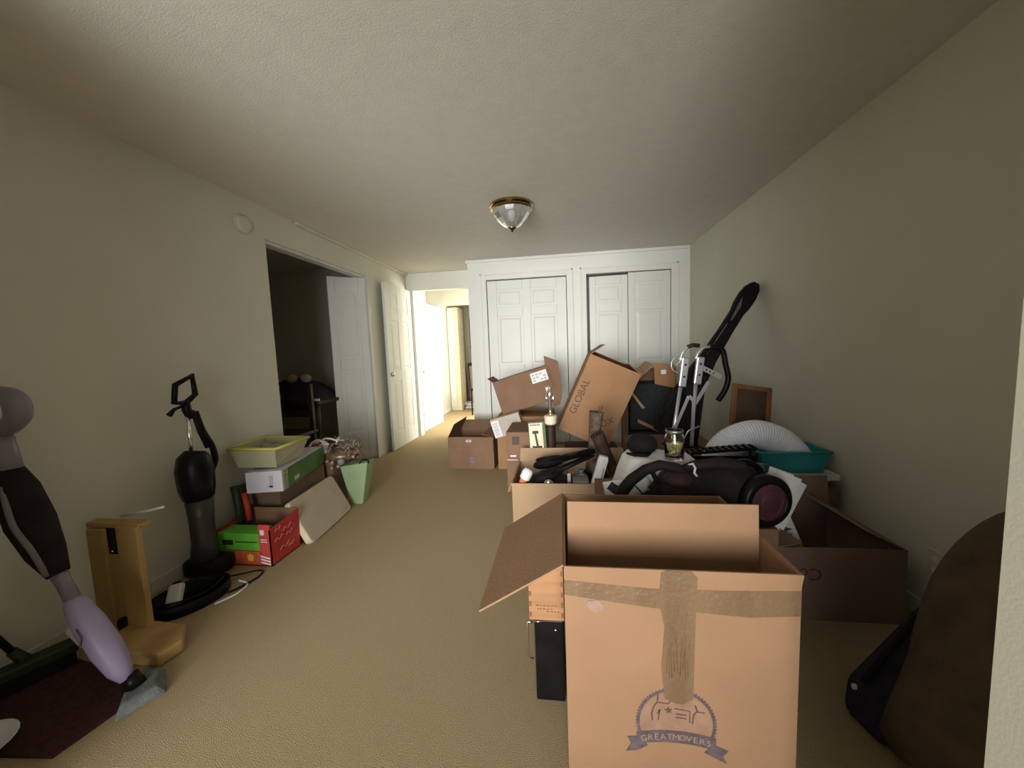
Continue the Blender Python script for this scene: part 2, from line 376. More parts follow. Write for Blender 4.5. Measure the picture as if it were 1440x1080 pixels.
DM = FR((XL, 2.38, 2.094), (0, 1, 0), (0, 0, 1))
t.part('body', MB().lathe([(0.06, 0), (0.06, 0.015), (0.048, 0.026), (0.001, 0.028)], 28, DM), WALL, smooth=False)
t.part('rim', MB().lathe([(0.066, 0), (0.066, 0.006), (0.06, 0.008), (0.058, 0)], 28, DM), WALL)
t = Thing('wall_outlet', 'beige outlet plate low on the plain wall', 'outlet', (XR, 1.642, 0.257))
OM = FR((XR, 1.642, 0.257), (0, -1, 0), (0, 0, 1))
t.part('plate', MB().box(-0.036, 0.036, -0.058, 0.058, 0, 0.006, OM), PLATE, bevel=0.003)
for dz in (-0.022, 0.022):
    t.part('socket', MB().lathe([(0.016, 0.006), (0.016, 0.008), (0.001, 0.008)], 14, OM @ Matrix.Translation((0, dz, 0))), CREAM)

# ------------------------------------------------------------------ cartons
def carton(name, label, M, w, d, h, m, flaps=(), closed=False, cat='box', group=None, fl=None, side=None):
    """carton in its own frame: x -w/2..w/2, y 0..d, z 0..h; flaps = (side, angle from upright, outward positive, length)"""
    e = 0.005
    loc = M @ V((0, d/2, 0))
    t = Thing(name, label, cat, loc, group)
    b = MB()
    b.box(-w/2, w/2, 0, d, 0, e, M)
    b.box(-w/2, -w/2+e, 0, d, e, h, M); b.box(w/2-e, w/2, 0, d, e, h, M)
    b.box(-w/2+e, w/2-e, 0, e, e, h, M); b.box(-w/2+e, w/2-e, d-e, d, e, h, M)
    if closed: b.box(-w/2, w/2, 0, d, h, h+e, M)
    t.body = t.part('body', b, m)
    for f in flaps:
        sd, ang, ln = f[:3]
        a = rad(ang); so, co = math.sin(a) * ln, math.cos(a) * ln
        if sd == 'L': q = ((-w/2, d, h), (-w/2, 0, h), (-w/2-so, 0.006, h+co), (-w/2-so, d-0.006, h+co))
        if sd == 'R': q = ((w/2, 0, h), (w/2, d, h), (w/2+so, d-0.006, h+co), (w/2+so, 0.006, h+co))
        if sd == 'F': q = ((-w/2, 0, h), (w/2, 0, h), (w/2-0.006, -so, h+co), (-w/2+0.006, -so, h+co))
        if sd == 'B': q = ((w/2, d, h), (-w/2, d, h), (-w/2+0.006, d+so, h+co), (w/2-0.006, d+so, h+co))
        t.part('flap', MB().sheet(*[M @ V(p) for p in q], -0.005), m)
    return t
def BX(x, y, z=0.0, rz=0.0, ry=0.0): return Matrix.Translation((x, y, z)) @ Matrix.Rotation(rz, 4, 'Z') @ Matrix.Rotation(ry, 4, 'Y')

# --- the tall carton in the foreground
FX0, FX1, FY0, FY1, FH = -0.008, 0.554, 0.93, 1.415, 0.622
fcx, fw = (FX0+FX1)/2, FX1-FX0
t = carton('moving_box', 'tall open tan moving carton with taped front and printed emblem', BX(fcx, FY0), fw, FY1-FY0, FH, KRAFTF,
           [('L', 122, 0.27), ('R', -172, 0.25)])
# inner flap panel that stands up inside
t.part('inner_panel', MB().sheet((FX0+0.008, 1.10, 0.30), (FX1-0.008, 1.10, 0.30), (FX1-0.012, 1.115, 0.718), (FX0+0.014, 1.115, 0.720), 0.006), KRAFTF)
fy = FY0 - 0.0008
def fsheet(pts, th=0.0007):
    m = MB(); n = len(pts)
    return m.prism([(p[0], p[1]) for p in pts], 0.0, th, FRONT((0, FY0, 0)))
t.part('tape', fsheet([(FX0, 0.585), (0.20, 0.572), (0.40, 0.575), (FX1, 0.582), (FX1, 0.518), (0.44, 0.508), (0.22, 0.520), (FX0, 0.545)]), TAPE, label='clear brown tape band')
t.part('tape', fsheet([(0.232, 0.615), (0.245, 0.621), (0.305, 0.621), (0.318, 0.605), (0.312, 0.40), (0.310, 0.28), (0.285, 0.262), (0.24, 0.275), (0.232, 0.36), (0.240, 0.47), (0.226, 0.54)], 0.0015), TAPE, label='wrinkled vertical tape strip')
tw = MB()
for i in range(9):
    x = 0.245 + 0.0065*i
    z0 = 0.33 + 0.05*random.random(); z1 = z0 + 0.08 + 0.12*random.random()
    tw.tube([(x, FY0-0.0012, z0), (x+0.004*random.uniform(-1,1), FY0-0.0028, (z0+z1)/2), (x+0.003, FY0-0.0012, z1)], 0.0011, 5)
t.part('tape_wrinkles', tw, TAPE, smooth=True, kind='stuff')
t.part('torn_patch', fsheet([(0.046, 0.522), (0.052, 0.532), (0.078, 0.535), (0.092, 0.522), (0.090, 0.504), (0.072, 0.499), (0.055, 0.508)], 0.0012), INKL)
# printed round emblem with a toothed rim, star, parcel and banner
EC = (0.268, 0.207); ER = 0.098
def ring(r0, r1, a0, a1, n, teeth=0.0, depth=0.0006):
    m = MB(); Fm = FRONT((EC[0], FY0, EC[1])); vs = []; fs = []
    for i in range(n+1):
        a = rad(a0 + (a1-a0)*i/n); ro = r1 + (teeth if i % 2 else 0)
        for r, z in ((r0, 0), (ro, 0), (ro, depth), (r0, depth)): vs.append((r*math.cos(a), r*math.sin(a), z))
    for i in range(n):
        k = 4*i
        for j in range(4): fs.append((k+j, k+(j+1) % 4, k+4+(j+1) % 4, k+4+j))
    return m.add(vs, fs, Fm)
em = t.part('emblem', MB().prism([(ER*0.9*math.cos(rad(a)), ER*0.9*math.sin(rad(a))) for a in range(-34, 215, 8)], 0, 0.0004, FRONT((EC[0], FY0, EC[1]))), INKR, label='printed round emblem')
t.part('emblem_rim', ring(0.090, 0.096, -40, 220, 96, 0.005), INKB, parent=em)
sg = MB()
Fm = FRONT((EC[0], FY0, EC[1]))
def stroke(pts, w=0.0016):
    for (a, b), (c, d) in zip(pts[:-1], pts[1:]):
        dx, dy = c-a, d-b; l = math.hypot(dx, dy) or 1; nx, ny = -dy/l*w, dx/l*w
        sg.prism([(a+nx, b+ny), (a-nx, b-ny), (c-nx, d-ny), (c+nx, d+ny)], 0, 0.0009, Fm)
stroke([(-0.058, 0.004), (-0.060, 0.025), (-0.054, 0.045), (-0.046, 0.056), (-0.044, 0.085)], 0.002)
stroke([(-0.044, 0.056), (-0.02, 0.054), (-0.012, 0.064), (0.004, 0.058), (0.006, 0.078)])
stroke([(-0.046, 0.024), (-0.040, 0.036), (-0.044, 0.006)]); stroke([(0.040, 0.004), (0.044, 0.030), (0.052, 0.040), (0.046, 0.056)], 0.002)
stroke([(0.052, 0.038), (0.07, 0.036)]); stroke([(-0.004, 0.042), (0.034, 0.038), (0.034, 0.006)]); stroke([(0.0, 0.028), (0.026, 0.026)]); stroke([(0.0, 0.018), (0.026, 0.016)])
st = [(0.011 * (1 if i % 2 == 0 else 0.45) * math.cos(rad(100 + 36*i)) - 0.018, 0.011 * (1 if i % 2 == 0 else 0.45) * math.sin(rad(100 + 36*i)) + 0.036) for i in range(10)]
sg.prism(st, 0, 0.001, Fm)
t.part('emblem_drawing', sg, INK, parent=em)
Fm = Fm @ Matrix.Translation((0, -0.032, 0))
def arcband(x0, x1, z, sag, hgt, dep):
    m = MB(); n = 14; top = []; bot = []
    for i in range(n+1):
        u = i/n; x = x0 + (x1-x0)*u; zz = z + sag*(1-(2*u-1)**2)
        top.append((x, zz+hgt)); bot.append((x, zz))
    return m.prism(bot + top[::-1], 0, dep, Fm)
t.part('banner', arcband(-0.098, 0.098, -0.034, 0.012, 0.034, 0.0010), INKB, parent=em)
t.part('banner_tail', MB().prism([(-0.125, -0.058), (-0.095, -0.052), (-0.07, -0.036), (-0.092, -0.012), (-0.122, -0.016), (-0.112, -0.034)], 0, 0.0012, Fm), INKB, parent=em)
t.part('banner_tail', MB().prism([(0.125, -0.068), (0.098, -0.056), (0.07, -0.042), (0.092, -0.018), (0.128, -0.032), (0.115, -0.048)], 0, 0.0012, Fm), INKB, parent=em)
bt = MB()
word = 'GREATMOVERS'
for i, ch in enumerate(word):
    u = (i + 0.5) / len(word); x = -0.088 + 0.176*u
    bt_ = text_mb(ch, 0.024, Fm @ Matrix.Translation((x, -0.018 + 0.012*(1-(2*u-1)**2), 0.0014)) @ Matrix.Rotation(-(2*u-1)*0.11, 4, 'Z'), 0.0003)
    bt.add(bt_.v, bt_.f)
t.part('lettering', bt, INKL, parent=em)

# --- crate and file box tucked beside it
t = Thing('file_box', 'glossy black metal box with a chrome side frame beside the tall carton', 'box', (-0.0645, 1.28, 0))
t.part('body', MB().box(-0.112, -0.016, 1.168, 1.40, 0, 0.288), BLACK, bevel=0.004)
t.part('side_frame', MB().tube([(-0.118, 1.175, 0.275), (-0.135, 1.175, 0.275), (-0.135, 1.175, 0.145), (-0.118, 1.175, 0.145)], 0.003, 8)
       .tube([(-0.112, 1.166, 0.284), (-0.085, 1.166, 0.284)], 0.0025, 8), CHROME, smooth=True)
t.part('latch', MB().ball((-0.042, 1.166, 0.258), 0.005, 0.004, 0.004), CHROME, smooth=True)
t = Thing('wooden_crate', 'orange wooden crate with finger joints on top of the black box', 'crate', (-0.066, 1.29, 0.288))
t.part('front_board', MB().box(-0.128, -0.013, 1.168, 1.180, 0.288, 0.475), WOODO, bevel=0.002)
t.part('side_board', MB().box(-0.128, -0.118, 1.180, 1.41, 0.288, 0.475), WOODO, bevel=0.002)
t.part('side_board', MB().box(-0.023, -0.013, 1.180, 1.41, 0.288, 0.475), WOODO, bevel=0.002)
t.part('back_board', MB().box(-0.118, -0.023, 1.40, 1.41, 0.288, 0.475), WOODO)
t.part('base_board', MB().box(-0.118, -0.023, 1.180, 1.40, 0.288, 0.296), WOODO)
fj = MB()
for k in range(5):
    z = 0.30 + k*0.036
    fj.box(-0.1285, -0.119, 1.1672, 1.17, z, z+0.016); fj.box(-0.022, -0.0125, 1.1672, 1.17, z, z+0.016)
t.part('finger_joints', fj, WOODD, kind='stuff')
pm = MB()
for z, a, b in ((0.338, -0.105, -0.03), (0.326, -0.10, -0.05), (0.318, -0.07, -0.028)):
    x = a
    while x < b:
        l = 0.004 + 0.008*random.random(); pm.box(x, min(b, x+l), 1.1674, 1.169, z, z+0.004); x += l + 0.004
t.part('stencil_marks', pm, WOODD, kind='stuff')

# --- carton stack behind
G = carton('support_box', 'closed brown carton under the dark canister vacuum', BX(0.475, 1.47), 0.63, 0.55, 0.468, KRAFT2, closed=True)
E = carton('upturned_box', 'purplish brown open carton with faint upside-down letters by the wall', BX(1.115, 1.635), 0.49, 0.46, 0.318, KRAFTP,
           [('B', 4, 0.15), ('R', -62, 0.16), ('L', -80, 0.10)])
E.part('lettering', text_mb('Con', 0.075, FRONT((0.985, 1.635, 0.205)) @ Matrix.Rotation(PI, 4, 'Z')), INK)
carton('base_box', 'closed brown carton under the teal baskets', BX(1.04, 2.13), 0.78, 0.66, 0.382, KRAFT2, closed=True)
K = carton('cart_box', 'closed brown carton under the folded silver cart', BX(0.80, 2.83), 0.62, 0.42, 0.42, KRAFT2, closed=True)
C = carton('contents_box', 'wide tan open carton filled with black fins and small clutter', BX(0.055, 2.39), 0.80, 0.50, 0.305, KRAFT,
           [('L', 158, 0.07), ('F', 172, 0.08), ('B', 12, 0.10)])
C.part('print', MB().prism([(-0.02, 0), (0.05, 0), (0.05, 0.012), (-0.02, 0.012)], 0, 0.0006, FRONT((-0.2, 2.39, 0.10))), INK)
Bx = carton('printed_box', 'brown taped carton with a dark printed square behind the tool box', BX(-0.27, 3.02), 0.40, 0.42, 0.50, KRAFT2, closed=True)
Bx.part('print', MB().box(-0.42, -0.36, 3.0192, 3.02, 0.40, 0.47), INK)
tp = MB().box(-0.466, -0.38, 3.0192, 3.02, 0.27, 0.275).box(-0.44, -0.39, 3.0185, 3.02, 0.30, 0.312)
Bx.part('tape', tp, PAPER)
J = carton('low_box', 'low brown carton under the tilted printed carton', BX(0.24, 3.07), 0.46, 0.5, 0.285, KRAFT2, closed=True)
Mx = carton('rear_box', 'tan carton under the opened shipping carton by the closet', BX(-0.37, 3.62), 0.56, 0.50, 0.52, KRAFT3, closed=True)

# --- far left carton with small labels
Abox = carton('labelled_box', 'brown open carton with two small labels at the hall end of the pile', BX(-0.925, 3.62, 0, -0.05), 0.47, 0.44, 0.325, KRAFT2,
              [('L', -28, 0.15), ('B', 60, 0.14), ('R', -75, 0.12), ('F', 176, 0.14)])
AM = BX(-0.925, 3.62, 0, -0.05)
Abox.part('label_sticker', MB().box(-0.045, 0.01, -0.0085, -0.0065, 0.215, 0.30, AM), LILACW)
Abox.part('label_print', MB().box(-0.045, 0.01, -0.0095, -0.0085, 0.252, 0.262, AM).box(-0.03, -0.005, -0.0095, -0.0085, 0.28, 0.30, AM), GREYP)
Abox.part('stamp', MB().box(-0.02, 0.035, -0.0012, 0, 0.06, 0.085, AM).box(-0.015, 0.03, -0.0012, 0, 0.095, 0.12, AM).box(0.0, 0.015, -0.0012, 0, 0.03, 0.05, AM), LAVC)

# --- small pale carton bridging the pile
M0 = FR((-0.645, 3.50, 0.335), (0.27, 0, 0.075), (0, 1, 0))
t = Thing('small_carton', 'small pale grey carton with a barcode label tilted on the pile', 'box', (-0.53, 3.58, 0.35))
t.part('body', MB().box(0, 0.285, 0, 0.11, 0, 0.185, M0), mat('pale_grey_card', (0.50, 0.44, 0.37), 0.8, 0.08, 8.0))
t.part('label_sticker', MB().box(-0.0, 0.075, -0.001, 0, 0.01, 0.165, M0), PAPER)
bc = MB()
for i in range(11): bc.box(0.014, 0.06, -0.0018, -0.001, 0.025+0.0115*i, 0.025+0.0115*i+0.003+0.004*random.random(), M0)
for i in range(5): bc.box(0.10, 0.25-0.02*(i % 2), -0.0008, 0, 0.05+0.022*i, 0.057+0.022*i, M0)
t.part('print', bc, GREYP, kind='stuff')

# --- opened shipping carton, tilted
M1 = FR((-0.60, 3.72, 0.525), (math.cos(rad(16)), 0, math.sin(rad(16))), (0, 1, 0)) @ Matrix.Translation((0.285, 0, 0))
t = carton('shipping_box', 'opened brown shipping carton with white label tilted against the closet', M1, 0.57, 0.34, 0.345, KRAFT2,
           [('L', 38, 0.065)])
t.part('flap', MB().hexa([(-0.09, 3.735, 0.60), (-0.02, 3.70, 0.63), (0.0, 3.70, 0.74), (-0.155, 3.76, 0.90)], [(-0.09, 3.729, 0.60), (-0.02, 3.694, 0.63), (0.0, 3.694, 0.74), (-0.155, 3.754, 0.90)]).hexa([(-0.155, 3.76, 0.90), (0.0, 3.70, 0.74), (-0.035, 3.70, 1.055), (-0.175, 3.76, 1.11)], [(-0.155, 3.754, 0.90), (0.0, 3.694, 0.74), (-0.035, 3.694, 1.055), (-0.175, 3.754, 1.11)]), KRAFT2)
def m1p(x0, x1, z0, z1, dep=0.0012): return MB().box(x0, x1, -dep, 0, z0, z1, M1)
t.part('label_sticker', m1p(0.10, 0.265, 0.21, 0.315), PAPER)
pr = MB()
for i in range(4):
    for j in range(3):
        if random.random() < 0.8: pr.box(0.115+0.036*i, 0.135+0.036*i+0.008*random.random(), -0.002, -0.0012, 0.225+0.028*j, 0.24+0.028*j, M1)
t.part('print', pr, GREYP, kind='stuff')
t.part('label_sticker', m1p(0.205, 0.25, 0.09, 0.14), PAPER)

# --- big tilted printed carton
M2 = FR((-0.045, 3.24, 0.485), (math.cos(rad(-24.5)), 0, math.sin(rad(-24.5))), (0, 1, 0)) @ Matrix.Translation((0.225, 0, 0))
t = carton('printed_carton', 'large orange brown carton tipped over with dark lettering up its edge', M2, 0.45, 0.40, 0.70, KRAFT3,
           [('L', -33, 0.14), ('R', -70, 0.12), ('B', -75, 0.14)])
t.part('lettering', text_mb('GLOBAL', 0.085, M2 @ FRONT((-0.165, 0, 0.33)) @ Matrix.Rotation(PI/2 - 0.02, 4, 'Z')), INK)
t.part('lettering', text_mb('BOX', 0.08, M2 @ FRONT((0.115, 0, 0.20)) @ Matrix.Rotation(0.75, 4, 'Z')), INK)

# --- tall carton lying open towards the room with dark foam inside
t = Thing('foam_box', 'tall brown carton open to the front with dark green foam inside', 'box', (0.82, 3.85, 0))
b = MB()
b.box(0.61, 0.615, 3.66, 4.05, 0, 0.84); b.box(1.045, 1.05, 3.66, 4.05, 0, 0.965); b.box(0.61, 1.05, 4.045, 4.05, 0, 0.94); b.box(0.61, 1.05, 3.66, 4.045, 0, 0.005)
t.part('body', b, KRAFT2)
t.part('flap', MB().sheet((0.615, 3.66, 0.77), (0.86, 3.66, 0.99), (0.86, 4.04, 1.01), (0.615, 4.04, 0.79), 0.005), KRAFT)
t.part('flap', MB().sheet((0.86, 3.66, 0.81), (1.048, 3.66, 0.765), (1.048, 3.70, 0.985), (0.86, 3.70, 1.01), 0.005), KRAFT3)
t.part('flap', MB().sheet((0.615, 3.65, 0.77), (0.645, 3.64, 0.75), (0.765, 3.63, 0.59), (0.74, 3.64, 0.58), 0.005), KRAFT)
t.part('flap', MB().sheet((0.70, 3.64, 0.45), (0.90, 3.64, 0.35), (0.90, 3.64, 0.38), (0.70, 3.64, 0.485), 0.006), KRAFT3)
t.part('foam', MB().box(0.64, 1.035, 3.68, 4.03, 0.37, 0.81), DKGREEN, bevel=0.01)
t.part('foam', MB().box(0.625, 1.035, 3.675, 4.03, 0.02, 0.35), DKGREEN, bevel=0.01)
t.part('sticker', MB().box(0.92, 0.965, 3.668, 3.676, 0.90, 0.94), PAPER)

# ------------------------------------------------------------------ clutter in the wide carton
def lump(x0, x1, y0, y1, z0, z1, amp, nx=14, ny=12, seed=1, edge=0.35):
    rnd = random.Random(seed); ph = [(rnd.uniform(4, 16), rnd.uniform(4, 16), rnd.uniform(0, 6)) for _ in range(6)]
    vs = []; fs = []
    for j in range(ny+1):
        for i in range(nx+1):
            u, v = i/nx, j/ny
            e = min(1, min(u, 1-u)/edge) * min(1, min(v, 1-v)/edge); e = math.sin(e*PI/2)
            w = sum(math.sin(a*u*1.3+b*v+c) for a, b, c in ph)/6
            vs.append((x0+(x1-x0)*u, y0+(y1-y0)*v, z0+(z1-z0)*e*(1+0*w)+amp*w*e))
    n = len(vs)
    vs += [(x, y, z0-0.0) for x, y, z in vs]
    q = nx+1
    for j in range(ny):
        for i in range(nx):
            a = j*q+i; fs.append((a, a+1, a+q+1, a+q)); fs.append((n+a+q, n+a+q+1, n+a+1, n+a))
    return MB().add(vs, fs)
single('brown_cloth', 'rumpled dark brown cloth filling the wide clutter carton', 'cloth', (0.055, 2.64, 0.006), lump(-0.335, 0.445, 2.41, 2.87, 0.006, 0.215, 0.022, seed=3, edge=0.08), BROWNL, smooth=True)

def boot(name, label, M, m):
    t = Thing(name, label, 'boot', M.translation)
    prof = [(0.062, 0.0), (0.060, 0.05), (0.050, 0.10), (0.054, 0.20), (0.066, 0.32), (0.070, 0.36), (0.063, 0.36), (0.058, 0.30), (0.045, 0.12), (0.04, 0.03)]
    t.part('shaft', MB().lathe(prof, 18, M, 1.0, 0.75), m, smooth=True)
    t.part('foot', MB().tube([(0, 0.0, 0.03), (0.05, 0, 0.038), (0.12, 0, 0.034), (0.18, 0, 0.026), (0.205, 0, 0.022)], [0.045, 0.05, 0.045, 0.038, 0.012], 12, M), m, smooth=True)
    t.part('sole', MB().prism([(-0.06, -0.035), (0.05, -0.042), (0.15, -0.045), (0.205, -0.02), (0.205, 0.02), (0.15, 0.045), (0.05, 0.042), (-0.06, 0.035)], -0.022, -0.005, M), BLACKM)
    t.part('pull_strap', MB().tube([(0.064, -0.01, 0.34), (0.07, -0.01, 0.40), (0.07, 0.01, 0.40), (0.064, 0.01, 0.34)], 0.005, 6, M), m, smooth=True)
    return t
boot('leather_boot', 'dusty brown leather boot standing up in the wide carton', Matrix.Translation((0.20, 2.80, 0.255)) @ Matrix.Rotation(0.10, 4, 'Y') @ Matrix.Rotation(-1.2, 4, 'Z') @ Matrix.Diagonal((0.92, 0.92, 1.25, 1)), DUSTY)
boot('leather_boot', 'dark worn boot leaning beside the white tube in the wide carton', Matrix.Translation((0.375, 2.62, 0.25)) @ Matrix.Rotation(-0.42, 4, 'Y') @ Matrix.Rotation(-1.9, 4, 'Z') @ Matrix.Diagonal((0.9, 0.9, 1.0, 1)), BROWNL)

def swim_fin(label, M):
    t = Thing('swim_fin', label, 'swim fin', M.translation)
    t.part('foot_pocket', MB().ball((0, 0, 0.042), 0.125, 0.062, 0.042, M=M), BLACKM, smooth=True)
    t.part('blade', MB().prism([(0.05, -0.05), (0.17, -0.075), (0.32, -0.095), (0.345, -0.05), (0.335, 0.0), (0.345, 0.05), (0.32, 0.095), (0.17, 0.075), (0.05, 0.05)], 0.03, 0.042, M), BLACKM, bevel=0.003)
    for s in (-1, 1):
        t.part('rail', MB().tube([(0.02, s*0.05, 0.045), (0.17, s*0.075, 0.042), (0.32, s*0.095, 0.038)], [0.012, 0.011, 0.006], 8, M), BLACK, smooth=True)
    t.part('opening_shade_disc', MB().lathe([(0.038, 0.0), (0.034, 0.01), (0.001, 0.004)], 16, M @ Matrix.Translation((-0.05, 0, 0.078)), 1.25, 0.8), CHAR)  # charcoal disc, a painted recess for the shade of the foot hole
swim_fin('black rubber swim fin with its heel over the carton front', Matrix.Translation((-0.095, 2.52, 0.275)) @ Matrix.Rotation(0.30, 4, 'Z') @ Matrix.Rotation(-0.36, 4, 'Y') @ Matrix.Rotation(-0.30, 4, 'X'))
swim_fin('black rubber swim fin lying behind its twin, blade towards the boots', Matrix.Translation((-0.10, 2.70, 0.31)) @ Matrix.Rotation(-0.05, 4, 'Z') @ Matrix.Rotation(-0.28, 4, 'Y') @ Matrix.Rotation(-0.45, 4, 'X'))

t = Thing('white_tube_box', 'long white carton standing on end in the wide carton', 'box', (0.18, 2.47, 0.22))
WM = FR((0.152, 2.43, 0.216), (0.96, 0, -0.28), (0, 1, 0))
t.part('body', MB().box(0, 0.062, 0, 0.05, 0, 0.26, WM), PAPER, bevel=0.004)
t.part('print', MB().box(0.044, 0.054, -0.0008, 0, 0.03, 0.20, WM), GREYP)
t.part('end_flap', MB().box(0.005, 0.058, 0.004, 0.046, 0.26, 0.272, WM), PAPER)
t = Thing('plastic_bottle', 'white bottle with an orange cap lying at the carton corner', 'bottle', (-0.27, 2.46, 0.29))
PM = FR((-0.285, 2.44, 0.285), (0.5, 0.2, 0.9), (0, 1, 0)) @ Matrix.Rotation(PI/2, 4, 'Y')
t.part('body', MB().lathe([(0.025, 0.03), (0.035, 0.04), (0.037, 0.085), (0.030, 0.105), (0.004, 0.11)], 18, PM), PAPER, smooth=True)
t.part('cap', MB().lathe([(0.020, -0.005), (0.023, 0.0), (0.026, 0.03), (0.004, 0.032)], 16, PM), ORANGE, smooth=True)
t = Thing('door_knob_set', 'loose shiny round knob resting at the wide carton rim', 'knob', (-0.13, 2.42, 0.26))
KM = FR((-0.105, 2.44, 0.28), (1, 0, 0), (0, 0, 1))
t.part('knob', MB().lathe([(0.010, 0), (0.012, 0.02), (0.024, 0.028), (0.026, 0.04), (0.016, 0.050), (0.001, 0.052)], 18, KM), CHROME, smooth=True)
t.part('rose', MB().lathe([(0.034, -0.004), (0.034, 0.0), (0.010, 0.006)], 20, KM), CHROME, smooth=True)
t = Thing('drawer_pull', 'small silver pull handle standing in the wide carton', 'drawer pull', (0.03, 2.45, 0.22))
t.part('grip', MB().box(0.018, 0.042, 2.45, 2.462, 0.26, 0.35), ALU, bevel=0.003)
t.part('post', MB().tube([(0.03, 2.462, 0.335), (0.03, 2.485, 0.335)], 0.005, 8), ALU); t.part('post', MB().tube([(0.03, 2.462, 0.272), (0.03, 2.485, 0.272), (0.03, 2.485, 0.225)], 0.005, 8), ALU)
t = Thing('grey_card_box', 'flat grey card box sunk beside the white tube', 'box', (0.10, 2.50, 0.21))
t.part('body', MB().box(0.055, 0.155, 2.45, 2.57, 0.205, 0.285), mat('grey_card', (0.36, 0.36, 0.32), 0.8, 0.08, 8.0), bevel=0.002)
t.part('lid', MB().box(0.053, 0.157, 2.448, 2.572, 0.285, 0.300), mat('grey_card', (0.36, 0.36, 0.32)), bevel=0.002)
t = Thing('spray_bottle', 'pale blue capped clear bottle behind the grey card box', 'bottle', (0.10, 2.62, 0.21))
t.part('body', MB().lathe([(0.03, 0.21), (0.034, 0.22), (0.034, 0.275), (0.02, 0.295), (0.014, 0.30)], 16, Matrix.Translation((0.115, 2.615, 0.0))), mat('clear_blue', (0.45, 0.55, 0.58), 0.2, 0.1, 8.0), smooth=True)
t.part('cap', MB().lathe([(0.018, 0.298), (0.018, 0.328), (0.002, 0.330)], 14, Matrix.Translation((0.115, 2.615, 0))), BLUE, smooth=True)
t = Thing('playing_card_box', 'white card with a dark blue diamond at the back of the dark vacuum', 'card', (0.235, 1.65, 0.474))
CM = FR((0.185, 1.625, 0.474), (1, 0.1, 0.12), (0, 0.5, 1))
t.part('card', MB().box(0, 0.10, 0, 0.115, 0, 0.004, CM), PAPER)
t.part('diamond', MB().prism([(0.012, 0.085), (0.04, 0.112), (0.068, 0.085), (0.04, 0.055)], 0.004, 0.0046, CM), mat('navy_print', (0.01, 0.015, 0.06), 0.5, 0.1))

# tool box picture carton, trophy
GM = FR((-0.262, 2.905, 0.305), (0.95, 0.05, 0.0), (-0.2, 0.12, 1.0)) @ Matrix.Rotation(0.05, 4, 'Z')
t = Thing('tool_carton', 'green and cream carton showing a black tool, leaning on the pile', 'box', (-0.2, 2.94, 0.305))
t.part('body', MB().box(0, 0.135, 0, 0.30, -0.05, 0, GM), mat('green_card_edge', (0.09, 0.17, 0.075), 0.6, 0.15), bevel=0.002)
t.part('front_print', MB().box(0.006, 0.112, 0.0, 0.285, 0, 0.0012, GM), CREAM)
t.part('red_lettering', MB().box(0.006, 0.112, 0.262, 0.288, 0.0012, 0.0016, GM), PAPER)
rl = MB()
for i in range(6): rl.box(0.014+0.014*i, 0.024+0.014*i, 0.267, 0.282, 0.0016, 0.0022, GM)
t.part('red_print', rl, REDD, kind='stuff')
t.part('tool_picture', MB().box(0.030, 0.078, 0.205, 0.228, 0.0012, 0.0022, GM).prism([(0.045, 0.21), (0.06, 0.21), (0.075, 0.10), (0.058, 0.10)], 0.0012, 0.002, GM)
       .box(0.028, 0.10, 0.085, 0.108, 0.0012, 0.0022, GM).box(0.024, 0.034, 0.08, 0.112, 0.0012, 0.0024, GM), BLACK)
tx, ty = -0.098, 2.962
t = Thing('trophy', 'silver figure trophy on a cream base and dark column', 'trophy', (tx, ty, 0.0))
TM = Matrix.Translation((tx, ty, 0))
t.part('column', MB().lathe([(0.05, 0.0), (0.05, 0.03), (0.038, 0.04), (0.034, 0.30), (0.036, 0.565), (0.05, 0.575), (0.05, 0.582)], 16, TM), WOODX)
t.part('base', MB().lathe([(0.040, 0.582), (0.046, 0.59), (0.050, 0.635), (0.052, 0.645), (0.046, 0.652), (0.001, 0.655)], 24, TM), CREAM, smooth=False)
t.part('figure', MB().lathe([(0.018, 0.652), (0.016, 0.665), (0.008, 0.68), (0.009, 0.70), (0.014, 0.735), (0.018, 0.765), (0.026, 0.80), (0.030, 0.825), (0.024, 0.848), (0.012, 0.858), (0.016, 0.872), (0.006, 0.886), (0.001, 0.888)], 14, TM), SILVERF, smooth=True)
for s in (-1, 1): t.part('arm', MB().tube([(tx+s*0.022, ty, 0.83), (tx+s*0.034, ty-0.006, 0.80), (tx+s*0.018, ty-0.02, 0.775)], 0.006, 8), SILVERF, smooth=True)

# ------------------------------------------------------------------ right pile: vacuum, jar, bag
t = Thing('canister_vacuum', 'dusty black vacuum cleaner with a big maroon wheel on the pile', 'vacuum', (0.55, 1.66, 0.47))
body = MB().tube([(0.36, 1.60, 0.555), (0.42, 1.60, 0.575), (0.50, 1.60, 0.585), (0.58, 1.60, 0.592), (0.67, 1.60, 0.590), (0.735, 1.60, 0.575), (0.76, 1.60, 0.57)], [0.03, 0.075, 0.090, 0.102, 0.108, 0.098, 0.06], 20)
t.part('body', body, CHAR, smooth=True)
t.part('top_cover', MB().tube([(0.44, 1.575, 0.66), (0.52, 1.565, 0.688), (0.62, 1.56, 0.70), (0.70, 1.565, 0.685), (0.74, 1.575, 0.65)], [0.012, 0.022, 0.026, 0.022, 0.012], 10), CHAR, smooth=True)
t.part('motor_housing', MB().ball((0.46, 1.555, 0.632), 0.065, 0.05, 0.035), mat('dark_maroon', (0.035, 0.016, 0.018), 0.7, 0.2), smooth=True)
wh = FR((0.757, 1.50, 0.571), (1, 0.25, 0), (0, 0, 1))
w = t.part('wheel', MB().lathe([(0.090, -0.028), (0.101, -0.018), (0.101, 0.012), (0.092, 0.022), (0.074, 0.022), (0.072, 0.016)], 40, wh), BLACK, smooth=True)
